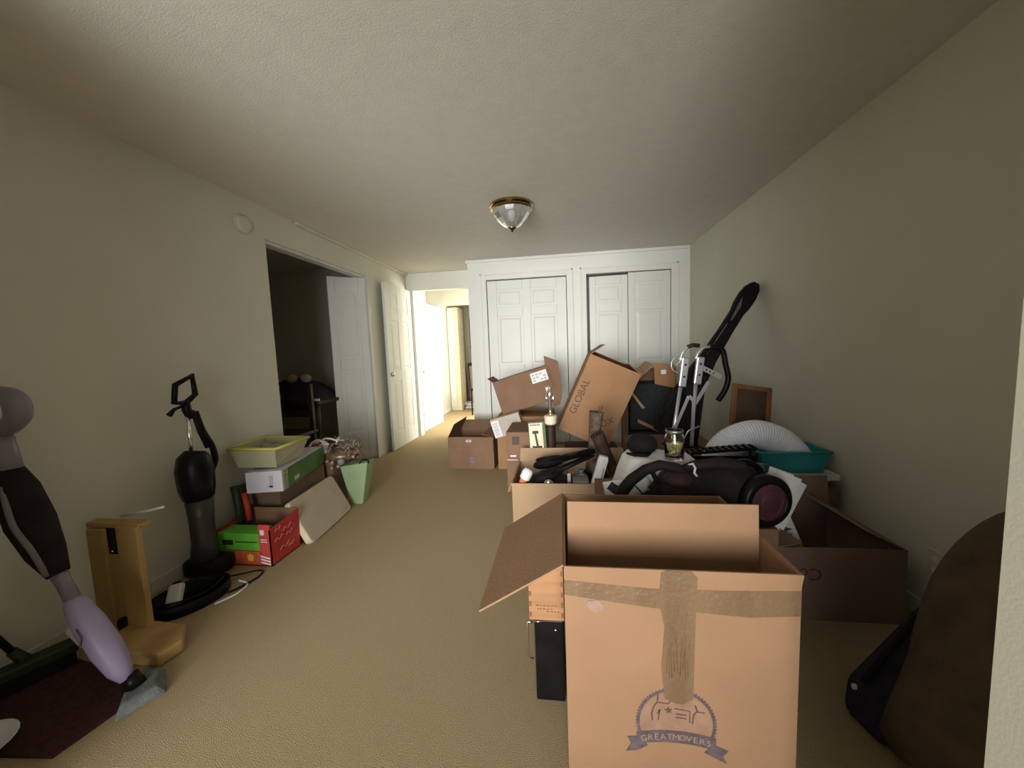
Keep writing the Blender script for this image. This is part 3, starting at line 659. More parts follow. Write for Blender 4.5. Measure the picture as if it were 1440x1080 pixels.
t.part('wheel_cap', MB().lathe([(0.073, 0.010), (0.070, 0.020), (0.055, 0.022), (0.052, 0.018), (0.036, 0.020), (0.030, 0.026), (0.001, 0.028)], 36, wh), MAROON, smooth=False, parent=w)
w = t.part('wheel', MB().lathe([(0.088, -0.02), (0.098, -0.012), (0.098, 0.012), (0.088, 0.02), (0.001, 0.02)], 32, FR((0.775, 1.72, 0.570), (1, 0.2, 0), (0, 0, 1))), BLACK, smooth=True)
t.part('handle', MB().tube([(0.255, 1.57, 0.49), (0.228, 1.565, 0.53), (0.232, 1.56, 0.575), (0.275, 1.56, 0.630), (0.33, 1.56, 0.672), (0.385, 1.56, 0.692), (0.45, 1.56, 0.680), (0.50, 1.57, 0.655)],
       [0.022, 0.026, 0.026, 0.024, 0.022, 0.021, 0.020, 0.018], 12), CHAR, smooth=True)
t.part('lower_arm', MB().tube([(0.235, 1.57, 0.505), (0.30, 1.57, 0.520), (0.36, 1.58, 0.548), (0.41, 1.59, 0.560)], [0.028, 0.030, 0.032, 0.04], 12), BLACKM, smooth=True)
t.part('bracket', MB().tube([(0.355, 1.57, 0.665), (0.372, 1.57, 0.63), (0.395, 1.58, 0.595)], 0.010, 8), BLACKM, smooth=True)
t.part('cord', MB().tube([(0.495, 1.56, 0.692), (0.51, 1.55, 0.70), (0.516, 1.54, 0.685), (0.51, 1.535, 0.668), (0.52, 1.53, 0.655)], 0.005, 8), PUTTY, smooth=True)
single('white_bag', 'crumpled white plastic bag behind the dark vacuum', 'bag', (0.44, 1.86, 0.473), lump(0.24, 0.66, 1.70, 1.99, 0.474, 0.655, 0.012, 16, 14, 5, 0.18), PAPER, smooth=True)
t = Thing('grey_pouch', 'pale grey pouch seen through the vacuum handle', 'pouch', (0.335, 1.675, 0.471))
t.part('body', MB().ball((0.335, 1.675, 0.546), 0.042, 0.026, 0.075), PUTTY, smooth=True)
t.part('strap', MB().tube([(0.305, 1.648, 0.57), (0.322, 1.645, 0.552), (0.34, 1.645, 0.53), (0.355, 1.648, 0.515)], 0.003, 6), BLACK, smooth=True)
single('knit_hat', 'dark rumpled knit hat on the white bag', 'hat', (0.36, 1.90, 0.64), MB().ball((0.385, 1.90, 0.690), 0.075, 0.055, 0.055).prism([(0.30, 1.85), (0.33, 1.80), (0.39, 1.80), (0.42, 1.85)], 0.655, 0.663), BLACKM, smooth=True)
jx, jy, jz = 0.498, 1.76, 0.658
t = Thing('glass_jar', 'clear glass jar with yellow green sweets on the white bag', 'jar', (jx, jy, jz))
JM = Matrix.Translation((jx, jy, jz))
t.part('glass', MB().lathe([(0.040, 0), (0.042, 0.006), (0.042, 0.105), (0.036, 0.118), (0.036, 0.134), (0.033, 0.134), (0.033, 0.118), (0.039, 0.104), (0.039, 0.008), (0.001, 0.006)], 24, JM), GLASS, smooth=True)
t.part('rim', MB().lathe([(0.037, 0.124), (0.0385, 0.128), (0.0385, 0.134), (0.036, 0.136), (0.0365, 0.124)], 24, JM, cap=False), mat('dull_metal', (0.25, 0.24, 0.22), 0.4, 0.1, metal=0.8), smooth=True)
sw = MB(); rn = random.Random(4)
for k in range(26):
    a = rn.uniform(0, 6.28); r = rn.uniform(0, 0.026); sw.ball((jx+r*math.cos(a), jy+r*math.sin(a), jz+0.017+0.062*rn.random()), 0.0105, 0.0105, 0.0105, 8, 5)
t.part('sweets', sw, GOLDC, smooth=True, kind='stuff')
sp = MB().tube([(jx-0.01, jy, jz+0.06), (jx-0.012, jy, jz+0.128)], 0.004, 8)
t.part('scoop_handle', sp, BRASS, smooth=True)

# papers and leaf carton
t = Thing('loose_papers', 'stack of bright white papers tucked behind the maroon wheel', 'papers', (0.86, 1.60, 0.47))
for k, (dx, dz, a) in enumerate(((0.0, 0.0, -0.42), (0.022, -0.025, -0.50), (-0.02, 0.01, -0.36))):
    Q = FR((0.785+dx*0.6, 1.585+0.008*k, 0.50+dz*0.5), (1, 0.02, 0), (0, 0.15, 1)) @ Matrix.Rotation(a, 4, 'Z')
    t.part('sheet', MB().box(0, 0.095, -0.03, 0.175, 0, 0.0025, Q), PAPER)
LMx = FR((0.885, 1.72, 0.03), (1, 0, 0), (0, 0.12, 1.0))
t = Thing('leaf_carton', 'white carton with a green leaf and yellow band inside the purplish carton', 'box', (0.95, 1.74, 0.03))
t.part('body', MB().prism([(0.0, 0), (0.19, 0), (0.158, 0.235), (0.098, 0.40), (0.0, 0.40)], -0.07, 0, LMx), PAPER, bevel=0.002)
t.part('yellow_band', MB().prism([(0.002, 0.222), (0.157, 0.232), (0.148, 0.268), (0.002, 0.25)], 0, 0.001, LMx), YEL)
t.part('leaf', MB().prism([(0.06, 0.308), (0.085, 0.300), (0.118, 0.312), (0.09, 0.318), (0.078, 0.335), (0.09, 0.365), (0.068, 0.335)], 0, 0.0012, LMx), mat('leaf_green', (0.05, 0.12, 0.07), 0.6, 0.2))
t.part('lettering', MB().box(0.055, 0.062, 0.282, 0.290, 0, 0.001, LMx).box(0.066, 0.09, 0.282, 0.289, 0, 0.001, LMx).box(0.10, 0.112, 0.282, 0.291, 0, 0.001, LMx), INK)

# baskets, tray, rack, duct, blue bin piece
def basket(name, label, x0, x1, y0, y1, z0, z1, m, slots):
    t = Thing(name, label, 'basket', ((x0+x1)/2, (y0+y1)/2, z0))
    i = 0.03; e = 0.004
    lo = [(x0+i, y0+i), (x1-i, y0+i), (x1-i, y1-i), (x0+i, y1-i)]; hi = [(x0, y0), (x1, y0), (x1, y1), (x0, y1)]
    t.part('bottom', MB().box(x0+i, x1-i, y0+i, y1-i, z0, z0+e), m)
    for k in range(4):
        a, b = lo[k], lo[(k+1) % 4]; c, d = hi[(k+1) % 4], hi[k]
        A_, B_, C_, D_ = V((*a, z0)), V((*b, z0)), V((*c, z1)), V((*d, z1))
        s = MB()
        if slots:
            n = 5
            def P(u, v): return (A_*(1-u)+B_*u)*(1-v) + (D_*(1-u)+C_*u)*v
            for r in range(4): s.sheet(P(0, r/3.5), P(1, r/3.5), P(1, min(1, r/3.5+0.13)), P(0, min(1, r/3.5+0.13)), -e)
            for q in range(n+1): s.sheet(P(q/n*0.9, 0), P(q/n*0.9+0.1, 0), P(q/n*0.9+0.1, 1), P(q/n*0.9, 1), -e)
        else: s.sheet(A_, B_, C_, D_, -e)
        t.part('side', s, m)
    r = 0.007
    t.part('rim', MB().tube([(x0, y0, z1), (x1, y0, z1), (x1, y1, z1), (x0, y1, z1), (x0, y0, z1)], r, 8), m, smooth=True)
basket('laundry_basket', 'blue slotted plastic basket under the white tray', 1.08, 1.40, 2.14, 2.46, 0.387, 0.424, BLUE, True)
t = Thing('plastic_tray', 'shallow white tray between the two baskets', 'tray', (1.25, 2.31, 0.432))
t.part('base', MB().box(1.08, 1.42, 2.13, 2.50, 0.432, 0.437), PUTTY)
t.part('rim', MB().box(1.07, 1.43, 2.12, 2.13, 0.432, 0.462).box(1.07, 1.43, 2.50, 2.51, 0.432, 0.462).box(1.07, 1.08, 2.13, 2.50, 0.432, 0.462).box(1.42, 1.43, 2.13, 2.50, 0.432, 0.462), PUTTY, bevel=0.003)
basket('laundry_basket', 'solid teal plastic tub holding the white hose end', 1.08, 1.44, 2.20, 2.50, 0.440, 0.560, TEAL, False)
dp = []
ctl = [(0.885, 2.31, 0.460), (0.905, 2.31, 0.525), (0.975, 2.31, 0.600), (1.100, 2.31, 0.640), (1.225, 2.31, 0.600), (1.300, 2.31, 0.530), (1.322, 2.31, 0.490)]
def catmull(P, n):
    P = [V(p) for p in P]; out = []
    Q = [2*P[0]-P[1]] + P + [2*P[-1]-P[-2]]
    for i in range(1, len(Q)-2):
        for k in range(n):
            s = k/n; a, b, c, d = Q[i-1], Q[i], Q[i+1], Q[i+2]
            out.append(0.5*((2*b)+(c-a)*s+(2*a-5*b+4*c-d)*s*s+(3*b-a-3*c+d)*s**3))
    out.append(P[-1]); return out
pth = catmull(ctl, 22)
single('duct_hose', 'fat white ribbed vinyl hose arching over the black rack', 'hose', (0.99, 2.18, 0.53), MB().tube(pth, [0.080 + (0.003 if i % 2 else -0.002) for i in range(len(pth))], 28), DUCT, smooth=False)
t = Thing('wire_rack', 'black slatted rack under the white ribbed hose', 'rack', (0.84, 2.34, 0.387))
for x in (0.70, 1.03):
    for y in (2.14, 2.21): t.part('post', MB().tube([(x, y, 0.387), (x, y, 0.578)], 0.008, 8), BLACK)
t.part('frame', MB().tube([(0.70, 2.14, 0.575), (1.03, 2.14, 0.60), (1.03, 2.21, 0.60), (0.70, 2.21, 0.575), (0.70, 2.14, 0.575)], 0.008, 8), BLACK)
for k in range(9):
    x = 0.715 + 0.034*k
    t.part('slat', MB().box(x, x+0.016, 2.135, 2.215, 0.572+0.025*k/9, 0.586+0.025*k/9), BLACK)
t.part('side_panel', MB().box(0.70, 1.03, 2.14, 2.145, 0.42, 0.56), BLACKM)
t = Thing('grey_bin_lid', 'grey blue plastic lid beside the teal tub', 'lid', (1.02, 2.02, 0.385))
t.part('lid', MB().sheet((0.93, 2.085, 0.387), (1.06, 2.085, 0.387), (1.05, 2.10, 0.53), (0.965, 2.10, 0.545), -0.012), mat('grey_blue_plastic', (0.33, 0.38, 0.46), 0.4, 0.06), bevel=0.004)
t.part('clip', MB().tube([(1.03, 2.08, 0.53), (1.05, 2.075, 0.535), (1.06, 2.07, 0.51), (1.055, 2.075, 0.46)], 0.005, 8), BLUE, smooth=True)

# picture frame
PF = FR((1.085, 2.64, 0.43), (1, 0.10, -0.17), (0.08, 0.22, 1))
t = Thing('picture_frame', 'brown wooden picture frame standing behind the white hose', 'picture frame', (1.2, 2.65, 0.385))
fw_, fh_ = 0.265, 0.48
t.part('stile', MB().box(0, 0.032, 0, fh_, 0, 0.022, PF), WOODD, bevel=0.004)
t.part('stile', MB().box(fw_-0.032, fw_, 0, fh_, 0, 0.022, PF), WOODD, bevel=0.004)
t.part('rail', MB().box(0.032, fw_-0.032, 0, 0.032, 0, 0.022, PF), WOODD, bevel=0.004)
t.part('rail', MB().box(0.032, fw_-0.032, fh_-0.032, fh_, 0, 0.022, PF), WOODD, bevel=0.004)
t.part('backing', MB().box(0.03, fw_-0.03, 0.03, fh_-0.03, 0.004, 0.010, PF), mat('dark_picture', (0.085, 0.055, 0.038), 0.5, 0.3, 10.0))

# long black padded bag
bb, bt_ = V((0.755, 3.02, 0.49)), V((1.435, 3.06, 1.60))
ax = (bt_ - bb); Lb = ax.length; ax.normalize()
BM = FR(bb, ax, V((-0.5, 0, 0.6)))
t = Thing('instrument_bag', 'long black padded instrument bag leaning against the plain wall', 'bag', bb)
outl = [(0.0, 0.06), (0.06, 0.085), (0.22, 0.095), (0.34, 0.092), (0.46, 0.085), (0.58, 0.072), (0.66, 0.058), (0.90, 0.045), (1.06, 0.044), (1.12, 0.056), (1.20, 0.058), (1.26, 0.048), (Lb-0.02, 0.034), (Lb, 0.022)]
poly = [(x, w) for x, w in outl] + [(x, -w) for x, w in outl[::-1]]
t.part('body', MB().prism(poly, -0.030, 0.034, BM), BLACKM, bevel=0.007)
t.part('zip', MB().tube([(x, w, 0.036) for x, w in [(a, b*0.8) for a, b in outl[1:-2]]], 0.004, 6, BM), BLACK, smooth=True)
t.part('highlight_patch', MB().prism([(0.98, 0.022), (1.10, 0.036), (1.17, 0.038), (1.10, 0.008), (0.98, 0.012)], 0.035, 0.038, BM), mat('grey_highlight', (0.12, 0.12, 0.115), 0.5, 0.2, 20.0))  # grey pieces put the highlights on the bag into its colour
t.part('highlight_patch', MB().prism([(0.66, 0.035), (0.82, 0.036), (0.96, 0.034), (0.94, 0.024), (0.80, 0.028)], 0.035, 0.037, BM), mat('grey_highlight', (0.12, 0.12, 0.115)))

# folded silver cart
cy_ = 2.86
t = Thing('folding_cart', 'folded silver tube hand cart with a hooked black foam grip', 'cart', (0.85, cy_, 0.42))
k_ = cy_/2.7
def g(x, z, dy=0.0): return V((x*k_*1.0, cy_+dy, CAM_H + (z-CAM_H)*k_))
t.part('leg_tube', MB().tube([g(0.735, 0.475), g(0.762, 0.60), g(0.805, 0.88)], 0.013, 12), ALU, smooth=True)
t.part('leg_tube', MB().tube([g(0.872, 0.475), g(0.886, 0.65), g(0.905, 0.92)], 0.013, 12), ALU, smooth=True)
def bar(a, b, w, th, dy=0.0):
    a, b = V(a), V(b); return MB().box(0, (b-a).length, -w/2, w/2, -th/2, th/2, FR(a, b-a, (0, 0, 1) if abs((b-a).normalized().z) < 0.9 else (1, 0, 0)) if False else FR(a, b-a, (0, 1, 0)) @ Matrix.Rotation(PI/2, 4, 'X'))
for a, b in ((g(0.808, 0.885, -0.02), g(0.832, 1.085, -0.02)), (g(0.905, 0.90, -0.02), g(0.928, 1.085, -0.02))):
    jt = t.part('joint_bracket', bar(a, b, 0.052, 0.03), ALU, bevel=0.008)
    for u in (0.35, 0.75):
        p = a*(1-u)+b*u; t.part('bolt', MB().lathe([(0.008, 0), (0.008, 0.005), (0.001, 0.007)], 10, FR(p + V((0, -0.016, 0)), (1,0,0), (0,0,1))), BLACK, parent=jt)
t.part('link_bar', bar(g(0.755, 0.58, -0.02), g(0.852, 0.82, -0.02), 0.022, 0.006), ALU)
t.part('link_bar', bar(g(0.852, 0.82, -0.026), g(0.885, 0.79, -0.026), 0.026, 0.006), ALU)
t.part('link_bar', bar(g(0.885, 0.80, -0.022), g(0.872, 0.46, -0.022), 0.024, 0.006), ALU)
t.part('diagonal_strut', bar(g(0.90, 0.745, 0.03), g(0.995, 0.91, 0.03), 0.026, 0.008), ALU)
pb = t.part('perforated_bar', bar(g(0.93, 1.015, -0.03), g(1.055, 0.945, -0.03), 0.034, 0.006), ALU)
for u in (0.25, 0.42, 0.6):
    p = g(0.93, 1.015, -0.034)*(1-u) + g(1.055, 0.945, -0.034)*u
    t.part('hole', MB().lathe([(0.006, 0), (0.006, 0.002), (0.001, 0.002)], 10, FR(p, (1,0,0), (0,0,1))), BLACK, parent=pb)
t.part('handle_loop', MB().tube(catmull([g(0.800, 1.06), g(0.815, 1.11), g(0.845, 1.145), g(0.88, 1.16), g(0.925, 1.155)], 6), 0.009, 10), ALU, smooth=True)
t.part('handle_loop', MB().tube(catmull([g(0.895, 1.07, -0.02), g(0.912, 1.11, -0.02), g(0.945, 1.145, -0.02), g(0.985, 1.15, -0.02)], 6), 0.010, 10), ALU, smooth=True)
t.part('grip', MB().tube([g(0.85, 1.155), g(0.885, 1.165), g(0.925, 1.16)], 0.015, 10), mat('brown_grip', (0.04, 0.02, 0.015), 0.6, 0.2), smooth=True)
t.part('foam_grip', MB().tube(catmull([g(0.985, 1.15, -0.02), g(1.04, 1.145, -0.02), g(1.07, 1.11, -0.02), g(1.085, 1.03, -0.02), g(1.103, 0.94, -0.02), g(1.085, 0.86, -0.02), g(1.04, 0.785, -0.02)], 6), 0.019, 12), BLACK, smooth=True)
t.part('cross_rod', MB().tube([g(0.80, 0.50, -0.04), g(0.845, 0.585, -0.04), g(0.915, 0.615, -0.04)], 0.006, 8), ALU, smooth=True)
t.part('cable', MB().tube(catmull([g(0.79, 0.98), g(0.755, 1.0), g(0.745, 1.05), g(0.775, 1.09), g(0.80, 1.06), g(0.77, 1.03)], 6), 0.004, 6), ALU, smooth=True)
t.part('foot_plate', MB().box(0.74, 0.98, cy_-0.05, cy_+0.08, 0.425, 0.435), BLACK)
# the cart's black folded panel behind the tubes
t.part('black_panel', MB().hexa([g(0.79, 0.46, 0.04), g(0.93, 0.46, 0.04), g(0.98, 0.88, 0.04), g(0.86, 0.90, 0.04)], [g(0.79, 0.46, 0.055), g(0.93, 0.46, 0.055), g(0.98, 0.88, 0.055), g(0.86, 0.90, 0.055)]), BLACKM)

# ------------------------------------------------------------------ dark heap by the jamb
t = Thing('brown_coat', 'dark brown padded coat slumped against the plain wall', 'coat', (1.20, 1.10, 0))
rows = [  # centre, half width (along), thickness
    ((0.96, 0.93, 0.02), 0.20, 0.13), ((1.02, 0.97, 0.12), 0.20, 0.125), ((1.12, 1.05, 0.25), 0.19, 0.10), ((1.20, 1.13, 0.37), 0.17, 0.09), ((1.275, 1.20, 0.47), 0.14, 0.08), ((1.335, 1.255, 0.55), 0.10, 0.065), ((1.372, 1.285, 0.61), 0.055, 0.045), ((1.385, 1.295, 0.64), 0.015, 0.015)]
vs = []; fs = []; nn = 20
al = V((0.62, -0.78, 0)).normalized()
for i, (c, w, th) in enumerate(rows):
    c = V(c); up = (V(rows[min(i+1, len(rows)-1)][0]) - V(rows[max(i-1, 0)][0])).normalized(); no = al.cross(up).normalized()
    for j in range(nn):
        q = 2*PI*j/nn; wob = 1 + 0.07*math.sin(3*q + i*1.3) + 0.045*math.sin(7*q + i*0.8)
        vs.append(c + al*w*math.cos(q)*wob + no*th*math.sin(q)*wob)
for i in range(len(rows)-1):
    for j in range(nn): fs.append((i*nn+j, i*nn+(j+1) % nn, (i+1)*nn+(j+1) % nn, (i+1)*nn+j))
fs += [list(range(nn))[::-1], list(range((len(rows)-1)*nn, len(rows)*nn))]
t.part('shell', MB().add(vs, fs), COAT, smooth=True, sub=1)
t.part('sleeve', MB().tube([(1.33, 1.12, 0.46), (1.28, 0.98, 0.32), (1.20, 0.88, 0.18), (1.10, 0.80, 0.05)], [0.05, 0.065, 0.06, 0.05], 14), COAT, smooth=True)
t.part('collar', MB().tube([(1.33, 1.22, 0.56), (1.37, 1.25, 0.62), (1.41, 1.30, 0.60)], [0.025, 0.035, 0.025], 10), COAT, smooth=True)
t = Thing('black_duffel', 'black soft duffel bag lying in front of the brown coat', 'bag', (1.05, 1.36, 0))
t.part('body', MB().hexa([(0.85, 1.22, 0.0), (0.88, 1.08, 0.0), (1.16, 1.24, 0.0), (1.34, 1.54, 0.0)], [(0.87, 1.24, 0.11), (0.90, 1.12, 0.12), (1.16, 1.27, 0.20), (1.32, 1.52, 0.20)]), NAVYD, bevel=0.03)
t.part('strap', MB().tube([(0.90, 1.20, 0.12), (0.98, 1.24, 0.17), (1.08, 1.30, 0.205), (1.20, 1.40, 0.20)], 0.010, 8), BLACKM, smooth=True)
t.part('buckle', MB().box(0.862, 0.876, 1.19, 1.20, 0.10, 0.115), PUTTY, bevel=0.003)

# ------------------------------------------------------------------ left side: steam mop, broom, rug
my = 1.05
t = Thing('steam_mop', 'lavender steam mop with a grey head leaning on the side wall', 'steam mop', (-1.52, 1.02, 0))
t.part('mop_head', MB().hexa([(-1.63, 1.09, 0.0), (-1.50, 0.95, 0.0), (-1.435, 1.075, 0.0), (-1.545, 1.165, 0.0)], [(-1.60, 1.085, 0.035), (-1.51, 0.985, 0.035), (-1.465, 1.065, 0.035), (-1.55, 1.14, 0.035)]), GREYF, bevel=0.008)
t.part('head_joint', MB().tube([(-1.545, 1.06, 0.03), (-1.565, 1.06, 0.075)], [0.03, 0.022], 12), BLACK, smooth=True)
t.part('tank', MB().tube([(-1.565, my, 0.065), (-1.59, my, 0.10), (-1.635, my, 0.175), (-1.69, my, 0.265), (-1.735, my, 0.335), (-1.75, my, 0.36)], [0.020, 0.036, 0.046, 0.044, 0.034, 0.022], 8), LAV, smooth=True)
t.part('trigger_cover', MB().hexa([(-1.76, 1.02, 0.25), (-1.70, 1.02, 0.19), (-1.68, 1.02, 0.23), (-1.73, 1.02, 0.29)], [(-1.76, 1.08, 0.25), (-1.70, 1.08, 0.19), (-1.68, 1.08, 0.23), (-1.73, 1.08, 0.29)]), PUTTY, bevel=0.01)
t.part('seam_ring', MB().tube([(-1.69, 1.006, 0.215), (-1.665, 1.004, 0.225), (-1.66, 1.005, 0.25), (-1.68, 1.007, 0.28)], 0.002, 6), INKB, smooth=True)
t.part('neck', MB().tube([(-1.74, my, 0.345), (-1.775, my, 0.42), (-1.80, my, 0.47)], [0.022, 0.021, 0.026], 14), LAVC, smooth=True)
t.part('motor_body', MB().tube([(-1.79, my, 0.45), (-1.83, my, 0.53), (-1.875, my, 0.64), (-1.915, my, 0.76), (-1.935, my, 0.83)], [0.030, 0.050, 0.062, 0.056, 0.036], 14), CHAR, smooth=True)
t.part('side_hose', MB().tube(catmull([(-1.79, 1.02, 0.46), (-1.80, 1.0, 0.56), (-1.845, 0.99, 0.66), (-1.90, 1.01, 0.78)], 6), 0.009, 8), mat('grey_hose', (0.17, 0.16, 0.16), 0.4, 0.2), smooth=True)
t.part('shaft', MB().tube([(-1.93, my, 0.81), (-1.94, my, 0.90), (-1.945, my, 0.97)], [0.036, 0.032, 0.028], 14), LAVC, smooth=True)
t.part('handle', MB().tube(catmull([(-1.945, my, 0.965), (-1.895, my, 0.985), (-1.855, my, 1.025), (-1.862, my, 1.075), (-1.915, my, 1.095), (-1.985, my, 1.085)], 5), [0.020 + 0.014*math.sin(PI*i/25) for i in range(26)], 12), mat('lavender_grey', (0.22, 0.19, 0.24), 0.3, 0.1), smooth=True)
struct_rug = single('door_mat', 'dark red fringed mat under the steam mop', 'mat', (-1.75, 1.02, 0), MB().prism([(-2.06, 0.80), (-1.56, 0.84), (-1.53, 1.0), (-1.68, 1.13), (-1.98, 1.17), (-2.08, 1.05)], 0.0, 0.010), RUG)
t = Thing('push_broom', 'dark green broom head with a black stick by the mat', 'broom', (-2.0, 1.10, 0.01))
t.part('head', MB().box(0, 0.30, -0.03, 0.03, 0.04, 0.09, FR((-2.085, 0.90, 0.01), (0.42, 0.9, 0), (-1, 0.4, 0))), GREEND, bevel=0.012)
t.part('bristles', MB().box(0.01, 0.29, -0.035, 0.035, 0.0, 0.045, FR((-2.085, 0.90, 0.01), (0.42, 0.9, 0), (-1, 0.4, 0))), BLACKM, kind='stuff')
t.part('stick', MB().tube([(-2.02, 1.06, 0.08), (-2.04, 1.0, 0.25), (-2.08, 0.86, 0.70)], 0.011, 10), BLACK, smooth=True)
t.part('socket', MB().tube([(-2.01, 1.07, 0.07), (-2.028, 1.035, 0.15)], [0.022, 0.015], 10), GREEND, smooth=True)
single('white_bowl', 'white shallow bowl on the carpet beside the dark red mat', 'bowl', (-1.80, 0.80, 0.01), MB().lathe([(0.05, 0.0), (0.06, 0.004), (0.095, 0.035), (0.10, 0.036), (0.092, 0.03), (0.055, 0.006), (0.001, 0.006)], 28, Matrix.Translation((-1.80, 0.80, 0.0105))), PAPER, smooth=True)

# tan wooden stand
t = Thing('wooden_stand', 'tan wooden two post stand with a broad foot by the side wall', 'stand', (-1.90, 1.33, 0))
t.part('post', MB().box(-2.045, -1.955, 1.30, 1.32, 0.0, 0.485), TAN, bevel=0.004)
t.part('post', MB().box(-1.895, -1.79, 1.30, 1.325, 0.0, 0.50), TAN, bevel=0.004)
t.part('crosspiece', MB().box(-2.055, -1.79, 1.31, 1.36, 0.487, 0.508), TAN, bevel=0.004)
t.part('back_panel', MB().box(-1.955, -1.895, 1.312, 1.322, 0.0, 0.37), TAN)
t.part('gap_shade_panel', MB().box(-1.955, -1.895, 1.312, 1.325, 0.37, 0.487), BLACK)  # black panel puts the shade of the gap between the posts into colour
t.part('screw', MB().ball((-1.93, 1.308, 0.385), 0.005), CHROME, smooth=True)
t.part('foot', MB().prism([(-1.90, 1.20), (-1.74, 1.165), (-1.58, 1.165), (-1.565, 1.25), (-1.64, 1.33), (-1.78, 1.34), (-1.90, 1.34)], 0.0, 0.055), TAN, bevel=0.010)
t.part('caster', MB().lathe([(0.03, 0), (0.03, 0.03), (0.001, 0.03)], 14, Matrix.Translation((-1.92, 1.33, 0.055)) @ Matrix.Rotation(PI/2, 4, 'X')), BLACK)
single('white_stick', 'thin pale stick lying across the tan stand', 'stick', (-1.85, 1.34, 0.52), MB().tube([(-1.95, 1.37, 0.515), (-1.83, 1.375, 0.535), (-1.74, 1.38, 0.555)], 0.006, 8), PUTTY, smooth=True)

# upright black vacuum
vx, vy = -1.985, 1.74
def u_(y, z, x=vx): return (x, y, z)
t = Thing('upright_vacuum', 'black upright vacuum with a looped handle against the side wall', 'vacuum', (vx, vy, 0))
t.part('handle', MB().tube([u_(1.745, 0.965), u_(1.685, 0.975), u_(1.700, 1.065), u_(1.795, 1.108), u_(1.802, 1.005), u_(1.745, 0.965)], 0.0145, 10), BLACK, smooth=True)
t.part('handle_neck', MB().tube([u_(1.745, 0.97), u_(1.745, 0.93), u_(1.76, 0.88)], [0.017, 0.022, 0.018], 12), BLACK, smooth=True)
t.part('cord_hook', MB().tube([u_(1.72, 0.95), u_(1.68, 0.94), u_(1.652, 0.915)], [0.007, 0.009, 0.014], 8), BLACK, smooth=True)
t.part('tube', MB().tube([u_(1.745, 0.89), u_(1.742, 0.67)], 0.009, 10), CHROME, smooth=True)
t.part('tube', MB().tube([u_(1.775, 0.92), u_(1.80, 0.80), u_(1.835, 0.70)], 0.010, 10), BLACK, smooth=True)
t.part('side_hose', MB().tube(catmull([u_(1.79, 0.91), u_(1.82, 0.80), u_(1.865, 0.70), u_(1.875, 0.62), u_(1.85, 0.57)], 6), 0.016, 10), BLACK, smooth=True)
bd = MB().tube([u_(1.765, 0.70), u_(1.755, 0.665), u_(1.75, 0.60), u_(1.752, 0.50), u_(1.755, 0.44)], [0.045, 0.075, 0.085, 0.082, 0.070], 8)
t.part('dust_bin', bd, BLACK, smooth=True)
t.part('lower_body', MB().tube([u_(1.755, 0.45), u_(1.755, 0.33), u_(1.755, 0.20), u_(1.755, 0.10)], [0.066, 0.058, 0.056, 0.07], 10), mat('smoky_grey_plastic', (0.045, 0.043, 0.04), 0.4, 0.2), smooth=True)
t.part('floor_head', MB().box(-2.09, -1.88, 1.695, 1.845, 0.0, 0.10), BLACK, bevel=0.03)

# coiled cables on a dark tray with a white block
t = Thing('cable_tray', 'black oval tray with coiled cables on the carpet by the vacuum', 'tray', (-1.84, 1.52, 0))
t.part('tray', MB().lathe([(0.98, 0.0), (1.0, 0.01), (1.02, 0.055), (0.99, 0.057), (0.95, 0.015), (0.001, 0.012)], 36, Matrix.Translation((-1.85, 1.535, 0)) @ Matrix.Rotation(1.1, 4, 'Z') @ Matrix.Diagonal((0.165, 0.12, 1, 1))), BLACK, smooth=True)
for k in range(5):
    r = 0.045 + 0.015*k
    pts = [(-1.85 + (r*math.cos(a)*1.5)*math.cos(1.1) - r*0.85*math.sin(a)*math.sin(1.1), 1.535 + (r*math.cos(a)*1.5)*math.sin(1.1) + r*0.85*math.sin(a)*math.cos(1.1), 0.022 + 0.012*k + 0.006*math.sin(3*a+k)) for a in [2*PI*i/28 for i in range(29)]]
    if k < 4: t.part('cable', MB().tube([V(p)*1.0 for p in pts], 0.005, 6), BLACK, smooth=True)
single('black_cable', 'thin black cable looping off the tray on the carpet', 'cable', (-1.75, 1.74, 0.0), MB().tube(catmull([(-1.90, 1.62, 0.07), (-1.80, 1.70, 0.03), (-1.70, 1.80, 0.008), (-1.66, 1.74, 0.008), (-1.70, 1.62, 0.008), (-1.76, 1.56, 0.02)], 8), 0.005, 6), BLACK, smooth=True)
single('white_cable', 'short white cable curled on the carpet beside the tray', 'cable', (-1.70, 1.58, 0.0), MB().tube(catmull([(-1.70, 1.52, 0.006), (-1.66, 1.60, 0.006), (-1.67, 1.68, 0.006), (-1.74, 1.70, 0.01)], 8), 0.005, 6), PAPER, smooth=True)
t = Thing('power_brick', 'white power adapter block propped on the cable tray', 'adapter', (-1.84, 1.42, 0.03))
PB = FR((-1.868, 1.425, 0.05), (0.8, 0.35, 0.10), (-0.3, 0.6, 0.7))
t.part('body', MB().box(0, 0.06, 0, 0.095, -0.035, 0, PB), PUTTY, bevel=0.010)
t.part('plug', MB().box(0.015, 0.045, 0.095, 0.105, -0.028, -0.008, PB), BLACK)

